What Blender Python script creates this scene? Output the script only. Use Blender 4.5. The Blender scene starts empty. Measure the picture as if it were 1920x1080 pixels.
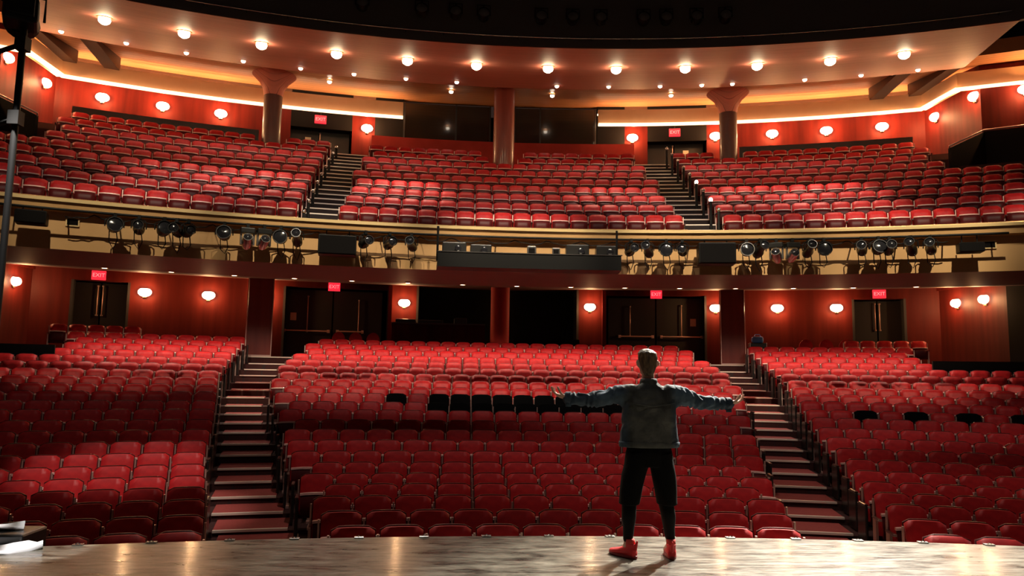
import bpy, bmesh, math, random
from mathutils import Vector, Matrix, noise
random.seed(7)
C = bpy.context.scene.collection
S = bpy.context.scene
PI = math.pi
rad = math.radians

# ------------------------------------------------------------------ camera, world, exposure, stage lights
def camera_axes(yaw, pit, rol):
    cy, sy = math.cos(yaw), math.sin(yaw)
    fw = Vector((sy*math.cos(pit), cy*math.cos(pit), math.sin(pit)))
    r = Vector((cy, -sy, 0)); u = r.cross(fw)
    c, s = math.cos(rol), math.sin(rol)
    return c*r+s*u, -s*r+c*u, fw
CAM = Vector((-1.24, 0, 1.58))
CR, CU, CF = camera_axes(rad(3.36), rad(6.47), rad(.98))
cam_data = bpy.data.cameras.new('camera'); cam = bpy.data.objects.new('camera', cam_data); C.objects.link(cam)
cam_data.sensor_width = 36; cam_data.lens = 36*1400/1920; cam_data.clip_end = 200
M = Matrix.Identity(4)
for i in range(3):
    M[i][0] = CR[i]; M[i][1] = CU[i]; M[i][2] = -CF[i]; M[i][3] = CAM[i]
cam.matrix_world = M
S.camera = cam
def pixel(p):
    v = Vector(p)-CAM; d = v.dot(CF)
    return (960+1400*v.dot(CR)/d, 540-1400*v.dot(CU)/d) if d > .1 else (-9999, 0)

w = bpy.data.worlds.new('world'); S.world = w; w.use_nodes = True
w.node_tree.nodes['Background'].inputs[0].default_value = (.5, .28, .22, 1)
w.node_tree.nodes['Background'].inputs[1].default_value = .05
S.view_settings.view_transform = 'Standard'; S.view_settings.look = 'None'
S.view_settings.gamma = 1; S.view_settings.use_curve_mapping = False
S.view_settings.exposure = 0.0

def lamp(name, kind, loc, energy, col, parent=None, aim=None, **kw):
    d = bpy.data.lights.new(name, kind); d.energy = energy; d.color = col
    for k, v in kw.items(): setattr(d, k, v)
    o = bpy.data.objects.new(name, d); C.objects.link(o)
    o.location = loc
    if aim is not None:
        o.rotation_euler = (Vector(aim)-Vector(loc)).to_track_quat('-Z', 'Y').to_euler()
    if parent: o.parent = parent
    return o
WARM = (1, .80, .62); WHITE = (1, .93, .8)
# key light on the stage from the box position high on the right, and the softer stage washes
lamp('stage_key_light', 'SPOT', (8.2, 17.6, 11.6), 42000, WHITE, aim=(2.0, 6.3, 0.3), spot_size=rad(21), spot_blend=.6, shadow_soft_size=.12)
lamp('stage_wash_light', 'SPOT', (5.0, 16.5, 12.5), 15000, WHITE, aim=(3.0, 5.8, 0), spot_size=rad(30), spot_blend=.9, shadow_soft_size=.3)
lamp('stage_back_light', 'SPOT', (-0.6, 3.6, 9.5), 230, (1, .95, .85), aim=(0.4, 6.7, 1.2), spot_size=rad(34), spot_blend=.9, shadow_soft_size=.3)
lamp('stage_wash_light', 'SPOT', (-3.0, 16.5, 12.5), 5000, WHITE, aim=(-2.4, 5.9, 0), spot_size=rad(30), spot_blend=1, shadow_soft_size=.3)  # weak wash added so the left floor's mottling shows
# front-of-house spots that wash the golden balcony front from above
for x, e in ((-15, 2500), (-10, 2300), (-5, 4000), (0, 4800), (5, 5200), (10, 4500), (15, 3600)):
    lamp('balcony_front_light', 'SPOT', (x*.85, 12.2-abs(x)*.15, 11.6), e, (1, .86, .62), aim=(x, 20-abs(x)*.1, 4.6), spot_size=rad(33), spot_blend=.8, shadow_soft_size=.05)
# front-of-house spots on the first balcony rows
for x in (-13.5, -9, -4.5, 0, 4.5, 9, 13.5):
    yy = -10+math.sqrt(31.6**2-x*x)
    lamp('balcony_seat_light', 'SPOT', (x*.75, yy-9.5, 13.5), 1700 if abs(x) < 12 else 600, (1, .86, .78), aim=(x, yy, 6.2), spot_size=rad(25), spot_blend=.9, shadow_soft_size=.08)
# unseen spots added above the stalls for fill and the bright seat patches
for x, y, tx, ty, e, sz in ((-4.5, 6, -6.6, 12.6, 7500, 14), (-1, 9, 0.5, 17, 1900, 58), (4.5, 9, 6.0, 14, 1500, 55), (5, 6, 3.2, 11.2, 700, 17),
                            (-6, 9, -8.5, 13, 420, 46), (8, 9, 9.5, 13.5, 620, 40), (0, 9, 0, 22, 900, 40), (9, 10, 9, 20, 480, 40), (-9, 10, -10, 20, 260, 34)):
    lamp('added_stalls_light', 'SPOT', (x, y, 15.5), e, (1, .84, .74), aim=(tx, ty, 0), spot_size=rad(sz), spot_blend=.7, shadow_soft_size=.1)

# ------------------------------------------------------------------ materials
def mat(name, col, rough=.5, metal=0, col2=None, scale=5, bump=0, coat=0, emit=None, estr=0, detail=3, vec=(1, 1, 1), bscale=None, rough2=None, spec=.5, sheen=0):
    m = bpy.data.materials.new(name); m.use_nodes = True
    nt = m.node_tree; b = nt.nodes['Principled BSDF']; L = nt.links.new
    b.inputs['Roughness'].default_value = rough; b.inputs['Metallic'].default_value = metal
    b.inputs['Coat Weight'].default_value = coat; b.inputs['Coat Roughness'].default_value = .15
    b.inputs['Specular IOR Level'].default_value = spec
    if sheen: b.inputs['Sheen Weight'].default_value = sheen
    b.inputs['Base Color'].default_value = (*col, 1)
    if col2 or bump or rough2 is not None:
        tc = nt.nodes.new('ShaderNodeTexCoord'); mp = nt.nodes.new('ShaderNodeMapping')
        mp.inputs['Scale'].default_value = vec; L(tc.outputs['Object'], mp.inputs['Vector'])
        n = nt.nodes.new('ShaderNodeTexNoise'); n.inputs['Scale'].default_value = scale; n.inputs['Detail'].default_value = detail
        L(mp.outputs['Vector'], n.inputs['Vector'])
        rp = nt.nodes.new('ShaderNodeValToRGB')
        rp.color_ramp.elements[0].position = .35; rp.color_ramp.elements[1].position = .68
        rp.color_ramp.elements[0].color = (*col, 1); rp.color_ramp.elements[1].color = (*(col2 or col), 1)
        L(n.outputs['Fac'], rp.inputs['Fac']); L(rp.outputs['Color'], b.inputs['Base Color'])
        if rough2 is not None:
            mr = nt.nodes.new('ShaderNodeMapRange'); mr.inputs['From Min'].default_value = .35; mr.inputs['From Max'].default_value = .65
            mr.inputs['To Min'].default_value = rough; mr.inputs['To Max'].default_value = rough2
            L(n.outputs['Fac'], mr.inputs['Value']); L(mr.outputs['Result'], b.inputs['Roughness'])
        if bump:
            n2 = nt.nodes.new('ShaderNodeTexNoise'); n2.inputs['Scale'].default_value = bscale or scale; n2.inputs['Detail'].default_value = 4
            L(mp.outputs['Vector'], n2.inputs['Vector'])
            bp = nt.nodes.new('ShaderNodeBump'); bp.inputs['Strength'].default_value = bump; bp.inputs['Distance'].default_value = .02
            L(n2.outputs['Fac'], bp.inputs['Height']); L(bp.outputs['Normal'], b.inputs['Normal'])
    if emit:
        b.inputs['Emission Color'].default_value = (*emit, 1); b.inputs['Emission Strength'].default_value = estr
    return m

def arc_wood(name, c1, c2, rough, period=.16, coat=.3):
    """wood laid in boards that follow the arcs of the auditorium"""
    m = mat(name, c1, rough, coat=coat); nt = m.node_tree; L = nt.links.new; b = nt.nodes['Principled BSDF']
    g = nt.nodes.new('ShaderNodeNewGeometry')
    sub = nt.nodes.new('ShaderNodeVectorMath'); sub.operation = 'SUBTRACT'; sub.inputs[1].default_value = (0, -10, 0)
    fl = nt.nodes.new('ShaderNodeVectorMath'); fl.operation = 'MULTIPLY'; fl.inputs[1].default_value = (1, 1, 0)
    ln = nt.nodes.new('ShaderNodeVectorMath'); ln.operation = 'LENGTH'
    L(g.outputs['Position'], sub.inputs[0]); L(sub.outputs[0], fl.inputs[0]); L(fl.outputs[0], ln.inputs[0])
    sep = nt.nodes.new('ShaderNodeSeparateXYZ'); L(sub.outputs[0], sep.inputs[0])
    at = nt.nodes.new('ShaderNodeMath'); at.operation = 'ARCTAN2'; L(sep.outputs[0], at.inputs[0]); L(sep.outputs[1], at.inputs[1])
    dv = nt.nodes.new('ShaderNodeMath'); dv.operation = 'DIVIDE'; dv.inputs[1].default_value = period; L(ln.outputs['Value'], dv.inputs[0])
    flo = nt.nodes.new('ShaderNodeMath'); flo.operation = 'FLOOR'; L(dv.outputs[0], flo.inputs[0])
    fr = nt.nodes.new('ShaderNodeMath'); fr.operation = 'FRACT'; L(dv.outputs[0], fr.inputs[0])
    cmb = nt.nodes.new('ShaderNodeCombineXYZ'); L(at.outputs[0], cmb.inputs[0]); L(flo.outputs[0], cmb.inputs[1]); L(fr.outputs[0], cmb.inputs[2])
    mp = nt.nodes.new('ShaderNodeMapping'); mp.inputs['Scale'].default_value = (14, 3.7, 2.5); L(cmb.outputs[0], mp.inputs[0])
    n = nt.nodes.new('ShaderNodeTexNoise'); n.inputs['Scale'].default_value = 1; n.inputs['Detail'].default_value = 5; L(mp.outputs[0], n.inputs['Vector'])
    rp = nt.nodes.new('ShaderNodeValToRGB'); rp.color_ramp.elements[0].position = .3; rp.color_ramp.elements[1].position = .7
    rp.color_ramp.elements[0].color = (*c1, 1); rp.color_ramp.elements[1].color = (*c2, 1); L(n.outputs['Fac'], rp.inputs['Fac'])
    gr = nt.nodes.new('ShaderNodeMath'); gr.operation = 'LESS_THAN'; gr.inputs[1].default_value = .07; L(fr.outputs[0], gr.inputs[0])
    mx = nt.nodes.new('ShaderNodeMixRGB'); mx.blend_type = 'MULTIPLY'; mx.inputs[2].default_value = (.45, .4, .4, 1)
    L(gr.outputs[0], mx.inputs[0]); L(rp.outputs['Color'], mx.inputs[1]); L(mx.outputs[0], b.inputs['Base Color'])
    return m

RED = mat('red_plush', (.44, .008, .012), .5, col2=(.56, .014, .016), scale=9, sheen=.08, spec=.25)
SHELL = mat('dark_red_moulded_shell', (.07, .005, .006), .5, col2=(.09, .006, .007), scale=4, spec=.22)
RIMLIP = mat('pale_seat_bead', (.85, .50, .44), .35, coat=.4)  # pale colour painted in for the highlight along the folded pan's top edge
METAL = mat('warm_grey_metal', (.68, .45, .38), .4, .5)
BLACK = mat('black_metal', (.009, .0085, .008), .5, spec=.2)
BLACKSAT = mat('black_satin', (.014, .013, .012), .35, coat=.1)
BLACKCLOTH = mat('black_cloth', (.0025, .0025, .003), .95, spec=.1)
ARMW = mat('dark_armrest', (.05, .012, .01), .3, coat=.8)
CARPET = mat('dark_carpet', (.035, .008, .007), .95, col2=(.05, .012, .01), scale=40)
TREAD = mat('red_stair_carpet', (.30, .045, .04), .9, col2=(.36, .06, .05), scale=30)
TREADB = mat('brown_stair_carpet', (.20, .11, .07), .85, col2=(.26, .14, .09), scale=30)
RISER = mat('dark_riser', (.018, .008, .007), .8)
NOSE = mat('metal_nosing', (.85, .74, .62), .5, .2)
BRASS = mat('brass', (.75, .5, .22), .3, .9)
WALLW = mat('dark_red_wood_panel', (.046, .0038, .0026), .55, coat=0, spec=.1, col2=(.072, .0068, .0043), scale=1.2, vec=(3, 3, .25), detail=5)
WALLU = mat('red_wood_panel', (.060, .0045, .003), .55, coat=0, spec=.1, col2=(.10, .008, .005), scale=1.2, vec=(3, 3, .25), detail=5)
DOORD = mat('dark_door', (.012, .010, .009), .5)
DARKV = mat('black_paint', (.007, .006, .006), .85, spec=.1)
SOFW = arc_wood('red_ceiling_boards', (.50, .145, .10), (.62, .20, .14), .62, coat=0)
ORANGEW = arc_wood('amber_ceiling_boards', (.62, .27, .11), (.72, .34, .15), .38, .3, coat=.15)
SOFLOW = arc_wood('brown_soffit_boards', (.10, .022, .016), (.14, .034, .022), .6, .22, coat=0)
BAND = mat('tan_band', (.78, .47, .25), .6, col2=(.82, .52, .29), scale=2)
GOLD = mat('golden_front', (.60, .33, .12), .6, col2=(.70, .41, .17), scale=.8, vec=(1, 1, .3), detail=5, coat=.2)
GOLDCAP = mat('golden_cap', (.78, .56, .26), .35, coat=.4)
BEAMM = mat('brown_beam', (.10, .05, .03), .6)
COLW = mat('column_wood', (.17, .022, .015), .4, coat=.3, col2=(.23, .035, .02), scale=1.2, vec=(3, 3, .25))
COLD = mat('column_dark', (.085, .03, .025), .45, coat=.2, col2=(.11, .04, .03), scale=1.2, vec=(3, 3, .25))
GLASSD = mat('dark_window_glass', (.006, .007, .006), .06, coat=1)
PAPER = mat('notice_paper', (.6, .5, .38), .8)
LAMPW = mat('lit_lamp', (1, .9, .7), .4, emit=(1, .86, .62), estr=13)
LAMPB = mat('lit_large_lamp', (1, .9, .7), .4, emit=(1, .80, .48), estr=50)
LAMPS = mat('lit_small_lamp', (1, .9, .8), .4, emit=(1, .84, .66), estr=9)
COVE = mat('lit_cove_strip', (1, .8, .5), .4, emit=(1, .66, .40), estr=2.4)
COVEUP = mat('lit_cove_tube', (1, .8, .5), .4, emit=(1, .70, .42), estr=17)
EXITR = mat('lit_red_sign', (.8, .02, .03), .4, emit=(1, .03, .06), estr=.85)
EXITL = mat('lit_sign_letters', (.9, .4, .4), .4, emit=(1, .25, .28), estr=1.1)
STEPL = mat('lit_step_lamp', (1, .9, .75), .4, emit=(1, .85, .65), estr=6)
CHROME = mat('scratched_steel', (.6, .58, .55), .25, 1)
WHITEC = mat('white_reflection', (.85, .85, .88), .6)
AMBERC = mat('amber_glow', (.9, .38, .1), .4)
BLUE = mat('blue_plastic', (.10, .32, .85), .4)
LENS = mat('lamp_lens', (.02, .02, .024), .12, coat=1)
LENSU = mat('pale_lamp_lens', (.20, .19, .17), .5)  # paler, rougher lens for the unlit upper lamps

# stage floor: scuffed, glossy painted boards
STAGE = bpy.data.materials.new('scuffed_stage_floor'); STAGE.use_nodes = True
nt = STAGE.node_tree; L = nt.links.new; b = nt.nodes['Principled BSDF']
tc = nt.nodes.new('ShaderNodeTexCoord'); mp = nt.nodes.new('ShaderNodeMapping'); mp.inputs['Scale'].default_value = (.7, 2.4, 1); L(tc.outputs['Object'], mp.inputs[0])
n1 = nt.nodes.new('ShaderNodeTexNoise'); n1.inputs['Scale'].default_value = 3.4; n1.inputs['Detail'].default_value = 9; n1.inputs['Roughness'].default_value = .78; L(mp.outputs[0], n1.inputs['Vector'])
rp = nt.nodes.new('ShaderNodeValToRGB'); e = rp.color_ramp.elements; e[0].position = .40; e[0].color = (.022, .020, .016, 1); e[1].position = .64; e[1].color = (.26, .24, .19, 1)
L(n1.outputs['Fac'], rp.inputs[0]); L(rp.outputs[0], b.inputs['Base Color'])
mr = nt.nodes.new('ShaderNodeMapRange'); mr.inputs['From Min'].default_value = .35; mr.inputs['From Max'].default_value = .65; mr.inputs['To Min'].default_value = .26; mr.inputs['To Max'].default_value = .40
L(n1.outputs['Fac'], mr.inputs[0]); L(mr.outputs[0], b.inputs['Roughness'])
n2 = nt.nodes.new('ShaderNodeTexNoise'); n2.inputs['Scale'].default_value = 1; n2.inputs['Detail'].default_value = 5
mp2 = nt.nodes.new('ShaderNodeMapping'); mp2.inputs['Scale'].default_value = (1.3, 16, 1); L(tc.outputs['Object'], mp2.inputs[0]); L(mp2.outputs[0], n2.inputs['Vector'])
bp = nt.nodes.new('ShaderNodeBump'); bp.inputs['Strength'].default_value = .5; bp.inputs['Distance'].default_value = .010; L(n2.outputs['Fac'], bp.inputs['Height']); L(bp.outputs[0], b.inputs['Normal'])
b.inputs['Coat Roughness'].default_value = .11; b.inputs['Specular IOR Level'].default_value = .3
n4 = nt.nodes.new('ShaderNodeTexNoise'); n4.inputs['Scale'].default_value = 5; n4.inputs['Detail'].default_value = 8; n4.inputs['Roughness'].default_value = .7; L(mp.outputs[0], n4.inputs['Vector'])
mc = nt.nodes.new('ShaderNodeMapRange'); mc.inputs['From Min'].default_value = .38; mc.inputs['From Max'].default_value = .62; mc.inputs['To Min'].default_value = .08; mc.inputs['To Max'].default_value = .6; L(n4.outputs['Fac'], mc.inputs[0]); L(mc.outputs[0], b.inputs['Coat Weight'])
L(bp.outputs[0], b.inputs['Coat Normal'])

# ------------------------------------------------------------------ mesh helpers
class MB:
    def __init__(s): s.v = []; s.f = []; s.m = []
    def add(s, vs, fs, mi=0, T=None):
        o = len(s.v)
        s.v += [tuple(T @ Vector(p)) if T else tuple(p) for p in vs]
        s.f += [tuple(i+o for i in f) for f in fs]; s.m += [mi]*len(fs)
        return s
    def box(s, c, d, mi=0, T=None, bev=0):
        x, y, z = c; a, b_, h = d[0]/2, d[1]/2, d[2]/2
        if not bev:
            vs = [(x+i*a, y+j*b_, z+k*h) for k in (-1, 1) for j in (-1, 1) for i in (-1, 1)]
            fs = [(0, 2, 3, 1), (4, 5, 7, 6), (0, 1, 5, 4), (2, 6, 7, 3), (0, 4, 6, 2), (1, 3, 7, 5)]
            return s.add(vs, fs, mi, T)
        bm = bmesh.new(); bmesh.ops.create_cube(bm, size=1)
        for v in bm.verts: v.co = Vector((x+v.co.x*2*a, y+v.co.y*2*b_, z+v.co.z*2*h))
        bmesh.ops.bevel(bm, geom=list(bm.edges), offset=bev, segments=2, affect='EDGES', profile=.5)
        bm.verts.index_update()
        s.add([v.co[:] for v in bm.verts], [[v.index for v in f.verts] for f in bm.faces], mi, T); bm.free()
        return s
    def tube(s, pts, r, n=8, mi=0, cap=True, T=None):
        pts = [Vector(p) for p in pts]; rs = r if isinstance(r, (list, tuple)) else [r]*len(pts)
        vs = []; fs = []; prev = None
        for i, p in enumerate(pts):
            t = (pts[min(i+1, len(pts)-1)]-pts[max(i-1, 0)]).normalized()
            if prev is None:
                a = t.orthogonal().normalized()
            else:
                a = (prev-prev.dot(t)*t).normalized()
            prev = a; c = t.cross(a)
            for k in range(n):
                an = 2*PI*k/n; vs.append(p+(a*math.cos(an)+c*math.sin(an))*rs[i])
        for i in range(len(pts)-1):
            for k in range(n):
                fs.append((i*n+k, i*n+(k+1) % n, (i+1)*n+(k+1) % n, (i+1)*n+k))
        if cap:
            fs.append(tuple(range(n-1, -1, -1))); fs.append(tuple((len(pts)-1)*n+k for k in range(n)))
        return s.add(vs, fs, mi, T)
    def lathe(s, prof, n=20, mi=0, T=None, capb=True, capt=True):
        vs = []; fs = []
        for r, z in prof:
            for k in range(n):
                an = 2*PI*k/n; vs.append((r*math.cos(an), r*math.sin(an), z))
        for i in range(len(prof)-1):
            for k in range(n): fs.append((i*n+k, i*n+(k+1) % n, (i+1)*n+(k+1) % n, (i+1)*n+k))
        if capb: fs.append(tuple(range(n-1, -1, -1)))
        if capt: fs.append(tuple((len(prof)-1)*n+k for k in range(n)))
        return s.add(vs, fs, mi, T)
    def ring(s, prof, t0, t1, n=60, mi=0, closed=True):
        """sweep a profile of (radius, height) round the auditorium's centre, degrees t0..t1"""
        vs = []; fs = []; m = len(prof)
        for i in range(n+1):
            t = rad(t0+(t1-t0)*i/n)
            for R, z in prof: vs.append((R*math.sin(t), -10+R*math.cos(t), z))
        k = m if closed else m-1
        for i in range(n):
            for j in range(k):
                j2 = (j+1) % m; fs.append((i*m+j, i*m+j2, (i+1)*m+j2, (i+1)*m+j))
        if closed:
            fs.append(tuple(range(m))); fs.append(tuple(n*m+j for j in range(m-1, -1, -1)))
        return s.add(vs, fs, mi)
    def build(s, name, mats, parent=None, smooth=False, auto=None):
        me = bpy.data.meshes.new(name); me.from_pydata(s.v, [], s.f)
        if not isinstance(mats, (list, tuple)): mats = [mats]
        for m in mats: me.materials.append(m)
        me.polygons.foreach_set('material_index', s.m)
        bm = bmesh.new(); bm.from_mesh(me); bmesh.ops.recalc_face_normals(bm, faces=bm.faces)
        bm.to_mesh(me); bm.free()
        if smooth:
            me.polygons.foreach_set('use_smooth', [True]*len(me.polygons))
            if auto: me.set_sharp_from_angle(angle=rad(auto))
        o = bpy.data.objects.new(name, me); C.objects.link(o)
        if parent: o.parent = parent
        return o

def P(R, th, z):
    t = rad(th); return Vector((R*math.sin(t), -10+R*math.cos(t), z))
def tag(o, label, cat, group=None, kind=None):
    o['label'] = label; o['category'] = cat
    if group: o['group'] = group
    if kind: o['kind'] = kind
    return o
def empty(name, loc, rz, label, cat, group=None):
    o = bpy.data.objects.new(name, None); C.objects.link(o); o.location = loc; o.rotation_euler = (0, 0, rz)
    o.empty_display_size = .1
    return tag(o, label, cat, group)
def struct(o): o['kind'] = 'structure'; return o
def copy_tree(o, parent=None):
    c = o.copy(); C.objects.link(c)
    if parent: c.parent = parent
    for ch in list(o.children): copy_tree(ch, c)
    return c
ORD = ['first', 'second', 'third', 'fourth', 'fifth', 'sixth', 'seventh', 'eighth', 'ninth', 'tenth', 'eleventh', 'twelfth', 'thirteenth',
       'fourteenth', 'fifteenth', 'sixteenth', 'seventeenth', 'eighteenth', 'nineteenth', 'twentieth', 'twenty-first', 'twenty-second', 'twenty-third', 'twenty-fourth']

# ------------------------------------------------------------------ the shell: stalls floor, stage, balcony, walls, ceilings
ZF = [-1.16, -1.15, -1.11, -1.08, -1.04, -.97, -.87, -.75, -.61, -.47, -.30, -.15, .03, .19, .36, .54, .73, .92, 1.12, 1.33, 1.52, 1.72]
RK = [18.9+.9*k for k in range(22)]
LAND = 2.0
mb = MB(); prof = [(14, -1.9), (14, -1.17)]
for k in range(22):
    r0 = RK[k]-.62
    prof += [(r0, ZF[k-1] if k else -1.17), (r0, ZF[k])]
prof += [(38.35, ZF[21]), (38.35, LAND), (44, LAND), (44, -1.9)]
mb.ring(prof, -34, 34, 80); struct(mb.build('floor', CARPET))
# stage platform
mb = MB(); n = 48; top = []; 
for i in range(n+1):
    x = -11+22*i/n; top.append((x, -16.51+math.sqrt(24*24-x*x)))
vs = []
for x, y in top: vs += [(x, y, 0), (x, y+.0, -.05), (x, y-.05, -.06), (x, y-.05, -1.9), (x, -5, 0)]
fs = []
for i in range(n):
    for j in (0, 1, 2): fs.append((i*5+j, i*5+j+1, i*5+5+j+1, i*5+5+j))
    fs.append((i*5, i*5+5, i*5+9, i*5+4))
mb.add(vs, fs); struct(mb.build('floor', STAGE))
# balcony terraces
BR = [31.3+.95*k for k in range(9)]; BZ = [5.27+.515*k for k in range(9)]
BLAND = 9.95
mb = MB(); prof = [(30.5, 4.45), (30.5, 5.27)]
for k in range(9):
    r0 = BR[k]-.62
    if k: prof += [(r0, BZ[k-1]), (r0, BZ[k])]
prof += [(39.55, BZ[8]), (39.55, BLAND), (44, BLAND), (44, 9.2), (41.2, 9.2), (38, 5.3)]
mb.ring(prof, -29, 29, 80); struct(mb.build('floor', CARPET))
# soffit under the balcony
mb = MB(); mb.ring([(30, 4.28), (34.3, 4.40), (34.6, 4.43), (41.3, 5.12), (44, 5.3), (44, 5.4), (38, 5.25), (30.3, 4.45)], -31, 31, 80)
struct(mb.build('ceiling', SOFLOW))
# golden balcony front
mb = MB(); mb.ring([(30, 4.28), (30.0, 5.16), (29.75, 5.18), (29.72, 5.36), (30.5, 5.42), (30.5, 4.4)], -31, 31, 90)
struct(mb.build('wall_front', GOLD))
mb = MB(); mb.ring([(29.66, 5.36), (29.66, 5.44), (30.52, 5.46), (30.52, 5.40)], -31, 31, 90); struct(mb.build('trim_1', GOLDCAP))
# upper soffit: boards rising to the step, amber boards behind
mb = MB(); mb.ring([(30.3, 10.8), (37.4, 12.37), (37.5, 12.42), (37.5, 12.74), (37.9, 12.9), (30.6, 11.2)], -24.9, 24.9, 80)
struct(mb.build('ceiling', SOFW))
mb = MB(); mb.ring([(37.3, 12.70), (41.9, 13.24), (41.9, 13.5), (37.3, 13.2)], -31, 31, 80); struct(mb.build('ceiling', ORANGEW))
# dark upper front above the lip, and the dark house ceiling
UPF = mat('dark_upper_front', (.12, .105, .10), .8)
mb = MB(); mb.ring([(30.28, 10.82), (30.28, 12.3), (30.6, 12.3), (30.6, 10.9)], -25.2, 25.2, 80); struct(mb.build('wall_front', UPF))
mb = MB(); mb.ring([(12, 16), (45, 16), (45, 16.3), (12, 16.3)], -60, 60, 40); struct(mb.build('ceiling', DARKV))
for i, (R, z) in enumerate(((23.5, 12.9), (22.0, 12.65), (20.5, 12.3))):
    mb = MB(); mb.ring([(R, z), (R+.35, z+.03), (R+.35, z+.12), (R, z+.1)], -26, 26, 60); struct(mb.build('trim_2', mat('dark_red_rib', (.05, .02, .02), .6)))

# back walls: arcs between openings (degrees), lower level and balcony level
def wall_arc(R0, R1, t0, t1, z0, z1, m, name='wall_back'):
    mb = MB(); mb.ring([(R0, z0), (R0, z1), (R1, z1), (R1, z0)], t0, t1, max(2, int(abs(t1-t0)*1.5))); return struct(mb.build(name, m))
LW = [(-24.2, -22.5), (-19.8, -12.1), (-6.25, -4.7), (4.75, 6.25), (12.1, 19.9), (22.6, 24.2)]
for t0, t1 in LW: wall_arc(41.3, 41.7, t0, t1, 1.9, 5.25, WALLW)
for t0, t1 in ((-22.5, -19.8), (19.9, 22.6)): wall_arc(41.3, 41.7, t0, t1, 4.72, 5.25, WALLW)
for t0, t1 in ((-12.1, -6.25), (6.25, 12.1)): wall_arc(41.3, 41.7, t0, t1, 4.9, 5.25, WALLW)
wall_arc(43.5, 43.8, -24.5, 24.5, 1.9, 5.3, DARKV)
for t in (-4.7, 4.75, -6.25, 6.25, -12.1, 12.1, -22.5, 22.6, -19.8, 19.9):
    wall_arc(41.3, 43.5, t-.12, t+.12, 1.9, 5.2, DOORD, 'wall_reveal')
for t in (-6.2, 6.2):       # lit vertical fins beside the mixing bays
    wall_arc(40.9, 41.3, t-.1, t+.1, 2.0, 5.05, WALLU, 'trim_3')
UW = [(-24.3, -12.2), (-8.75, -7.45), (7.45, 8.8), (12.25, 24.3)]
for t0, t1 in UW:
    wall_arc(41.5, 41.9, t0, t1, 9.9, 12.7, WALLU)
    wall_arc(41.5, 41.9, t0, t1, 12.7, 13.5, BEAMM)  # dark strip painted in for the shadow line above the tan band
for t0, t1 in ((-12.2, -8.75), (8.8, 12.25)): wall_arc(41.5, 41.9, t0, t1, 11.62, 13.5, DARKV)
wall_arc(43.5, 43.8, -24, 24, 9.9, 13.3, DARKV)
wall_arc(41.5, 41.9, -7.45, -5.8, 11.3, 13.2, DARKV); wall_arc(41.5, 41.9, 5.8, 7.45, 11.3, 13.2, DARKV)
wall_arc(41.0, 41.3, -7.6, 7.95, 9.9, 11.36, mat('red_wood_parapet', (.30, .028, .022), .6, col2=(.38, .04, .03), scale=1.2, spec=.1))                     # low panelled wall behind the centre seats
for i, (t0, t1) in enumerate(((-5.8, -.6), (.8, 5.75))):                # control room windows
    w_ = wall_arc(41.6, 41.66, t0, t1, 11.3, 13.1, GLASSD, 'window_%d' % (i+1))
    for t in ([-5.75, -2.68, -.65] if i == 0 else [.85, 2.38, 5.7]):
        mb = MB(); mb.ring([(41.5, 11.3), (41.5, 13.1), (41.6, 13.1), (41.6, 11.3)], t-.05, t+.05, 1); mb.build('window_frame', BLACKSAT, w_)
# side walls beyond the corners
def wall_seg(a, b_, z0, z1, m, name, th=.3):
    a = Vector((*a, 0)); b_ = Vector((*b_, 0)); d = (b_-a); nrm = Vector((-d.y, d.x, 0)).normalized()*th
    if nrm.x*a.x < 0: nrm = -nrm
    mb = MB(); vs = [a, b_, b_+nrm, a+nrm]; mb.add([(v.x, v.y, z) for z in (z0, z1) for v in vs], [(0, 1, 2, 3), (4, 5, 6, 7), (0, 1, 5, 4), (1, 2, 6, 5), (2, 3, 7, 6), (3, 0, 4, 7)])
    return struct(mb.build(name, m))
for s, nm in ((-1, 'wall_left'), (1, 'wall_right')):
    wall_seg((s*16.93, 27.7), (s*16.95, 24.1), 1.0, 5.3, WALLW, nm)
    wall_seg((s*16.95, 24.1), (s*17.4, 20.0), -1, 5.3, DARKV, nm)
    wall_seg((s*17.4, 20.0), (s*13.6, 8.0), -1.9, 5.3, DARKV, nm)
    wall_seg((s*16.85, 28.0), (s*16.9, 24.75), 5.0, 13.2, WALLU, nm)
    wall_seg((s*16.9, 24.75), (s*22.5, 22.3), 5.0, 13.4, WALLU, nm)
    # tan light band over the side walls
    pts = [(s*16.15, 27.13), (s*16.2, 24.95), (s*18.05, 24.11), (s*22, 22.4)]
    for (a, b_) in zip(pts, pts[1:]):
        o = wall_seg(a, b_, 12.02, 12.62, BAND, 'trim_4', .25)
        o2 = wall_seg((a[0]*.990, a[1]-.1), (b_[0]*.990, b_[1]-.12), 11.96, 12.02, COVE, 'trim_5', .2)
for t0, t1 in ((-23.6, -5.85), (5.75, 23.6)):
    wall_arc(40.38, 40.6, t0, t1, 12.02, 12.66, BAND, 'trim_4')
    wall_arc(40.2, 40.45, t0, t1, 11.96, 12.02, COVE, 'trim_5')
    wall_arc(40.78, 40.84, t0, t1, 12.56, 12.62, COVEUP, 'trim_6')       # tube hidden on top of the band, washing the amber boards
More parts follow.
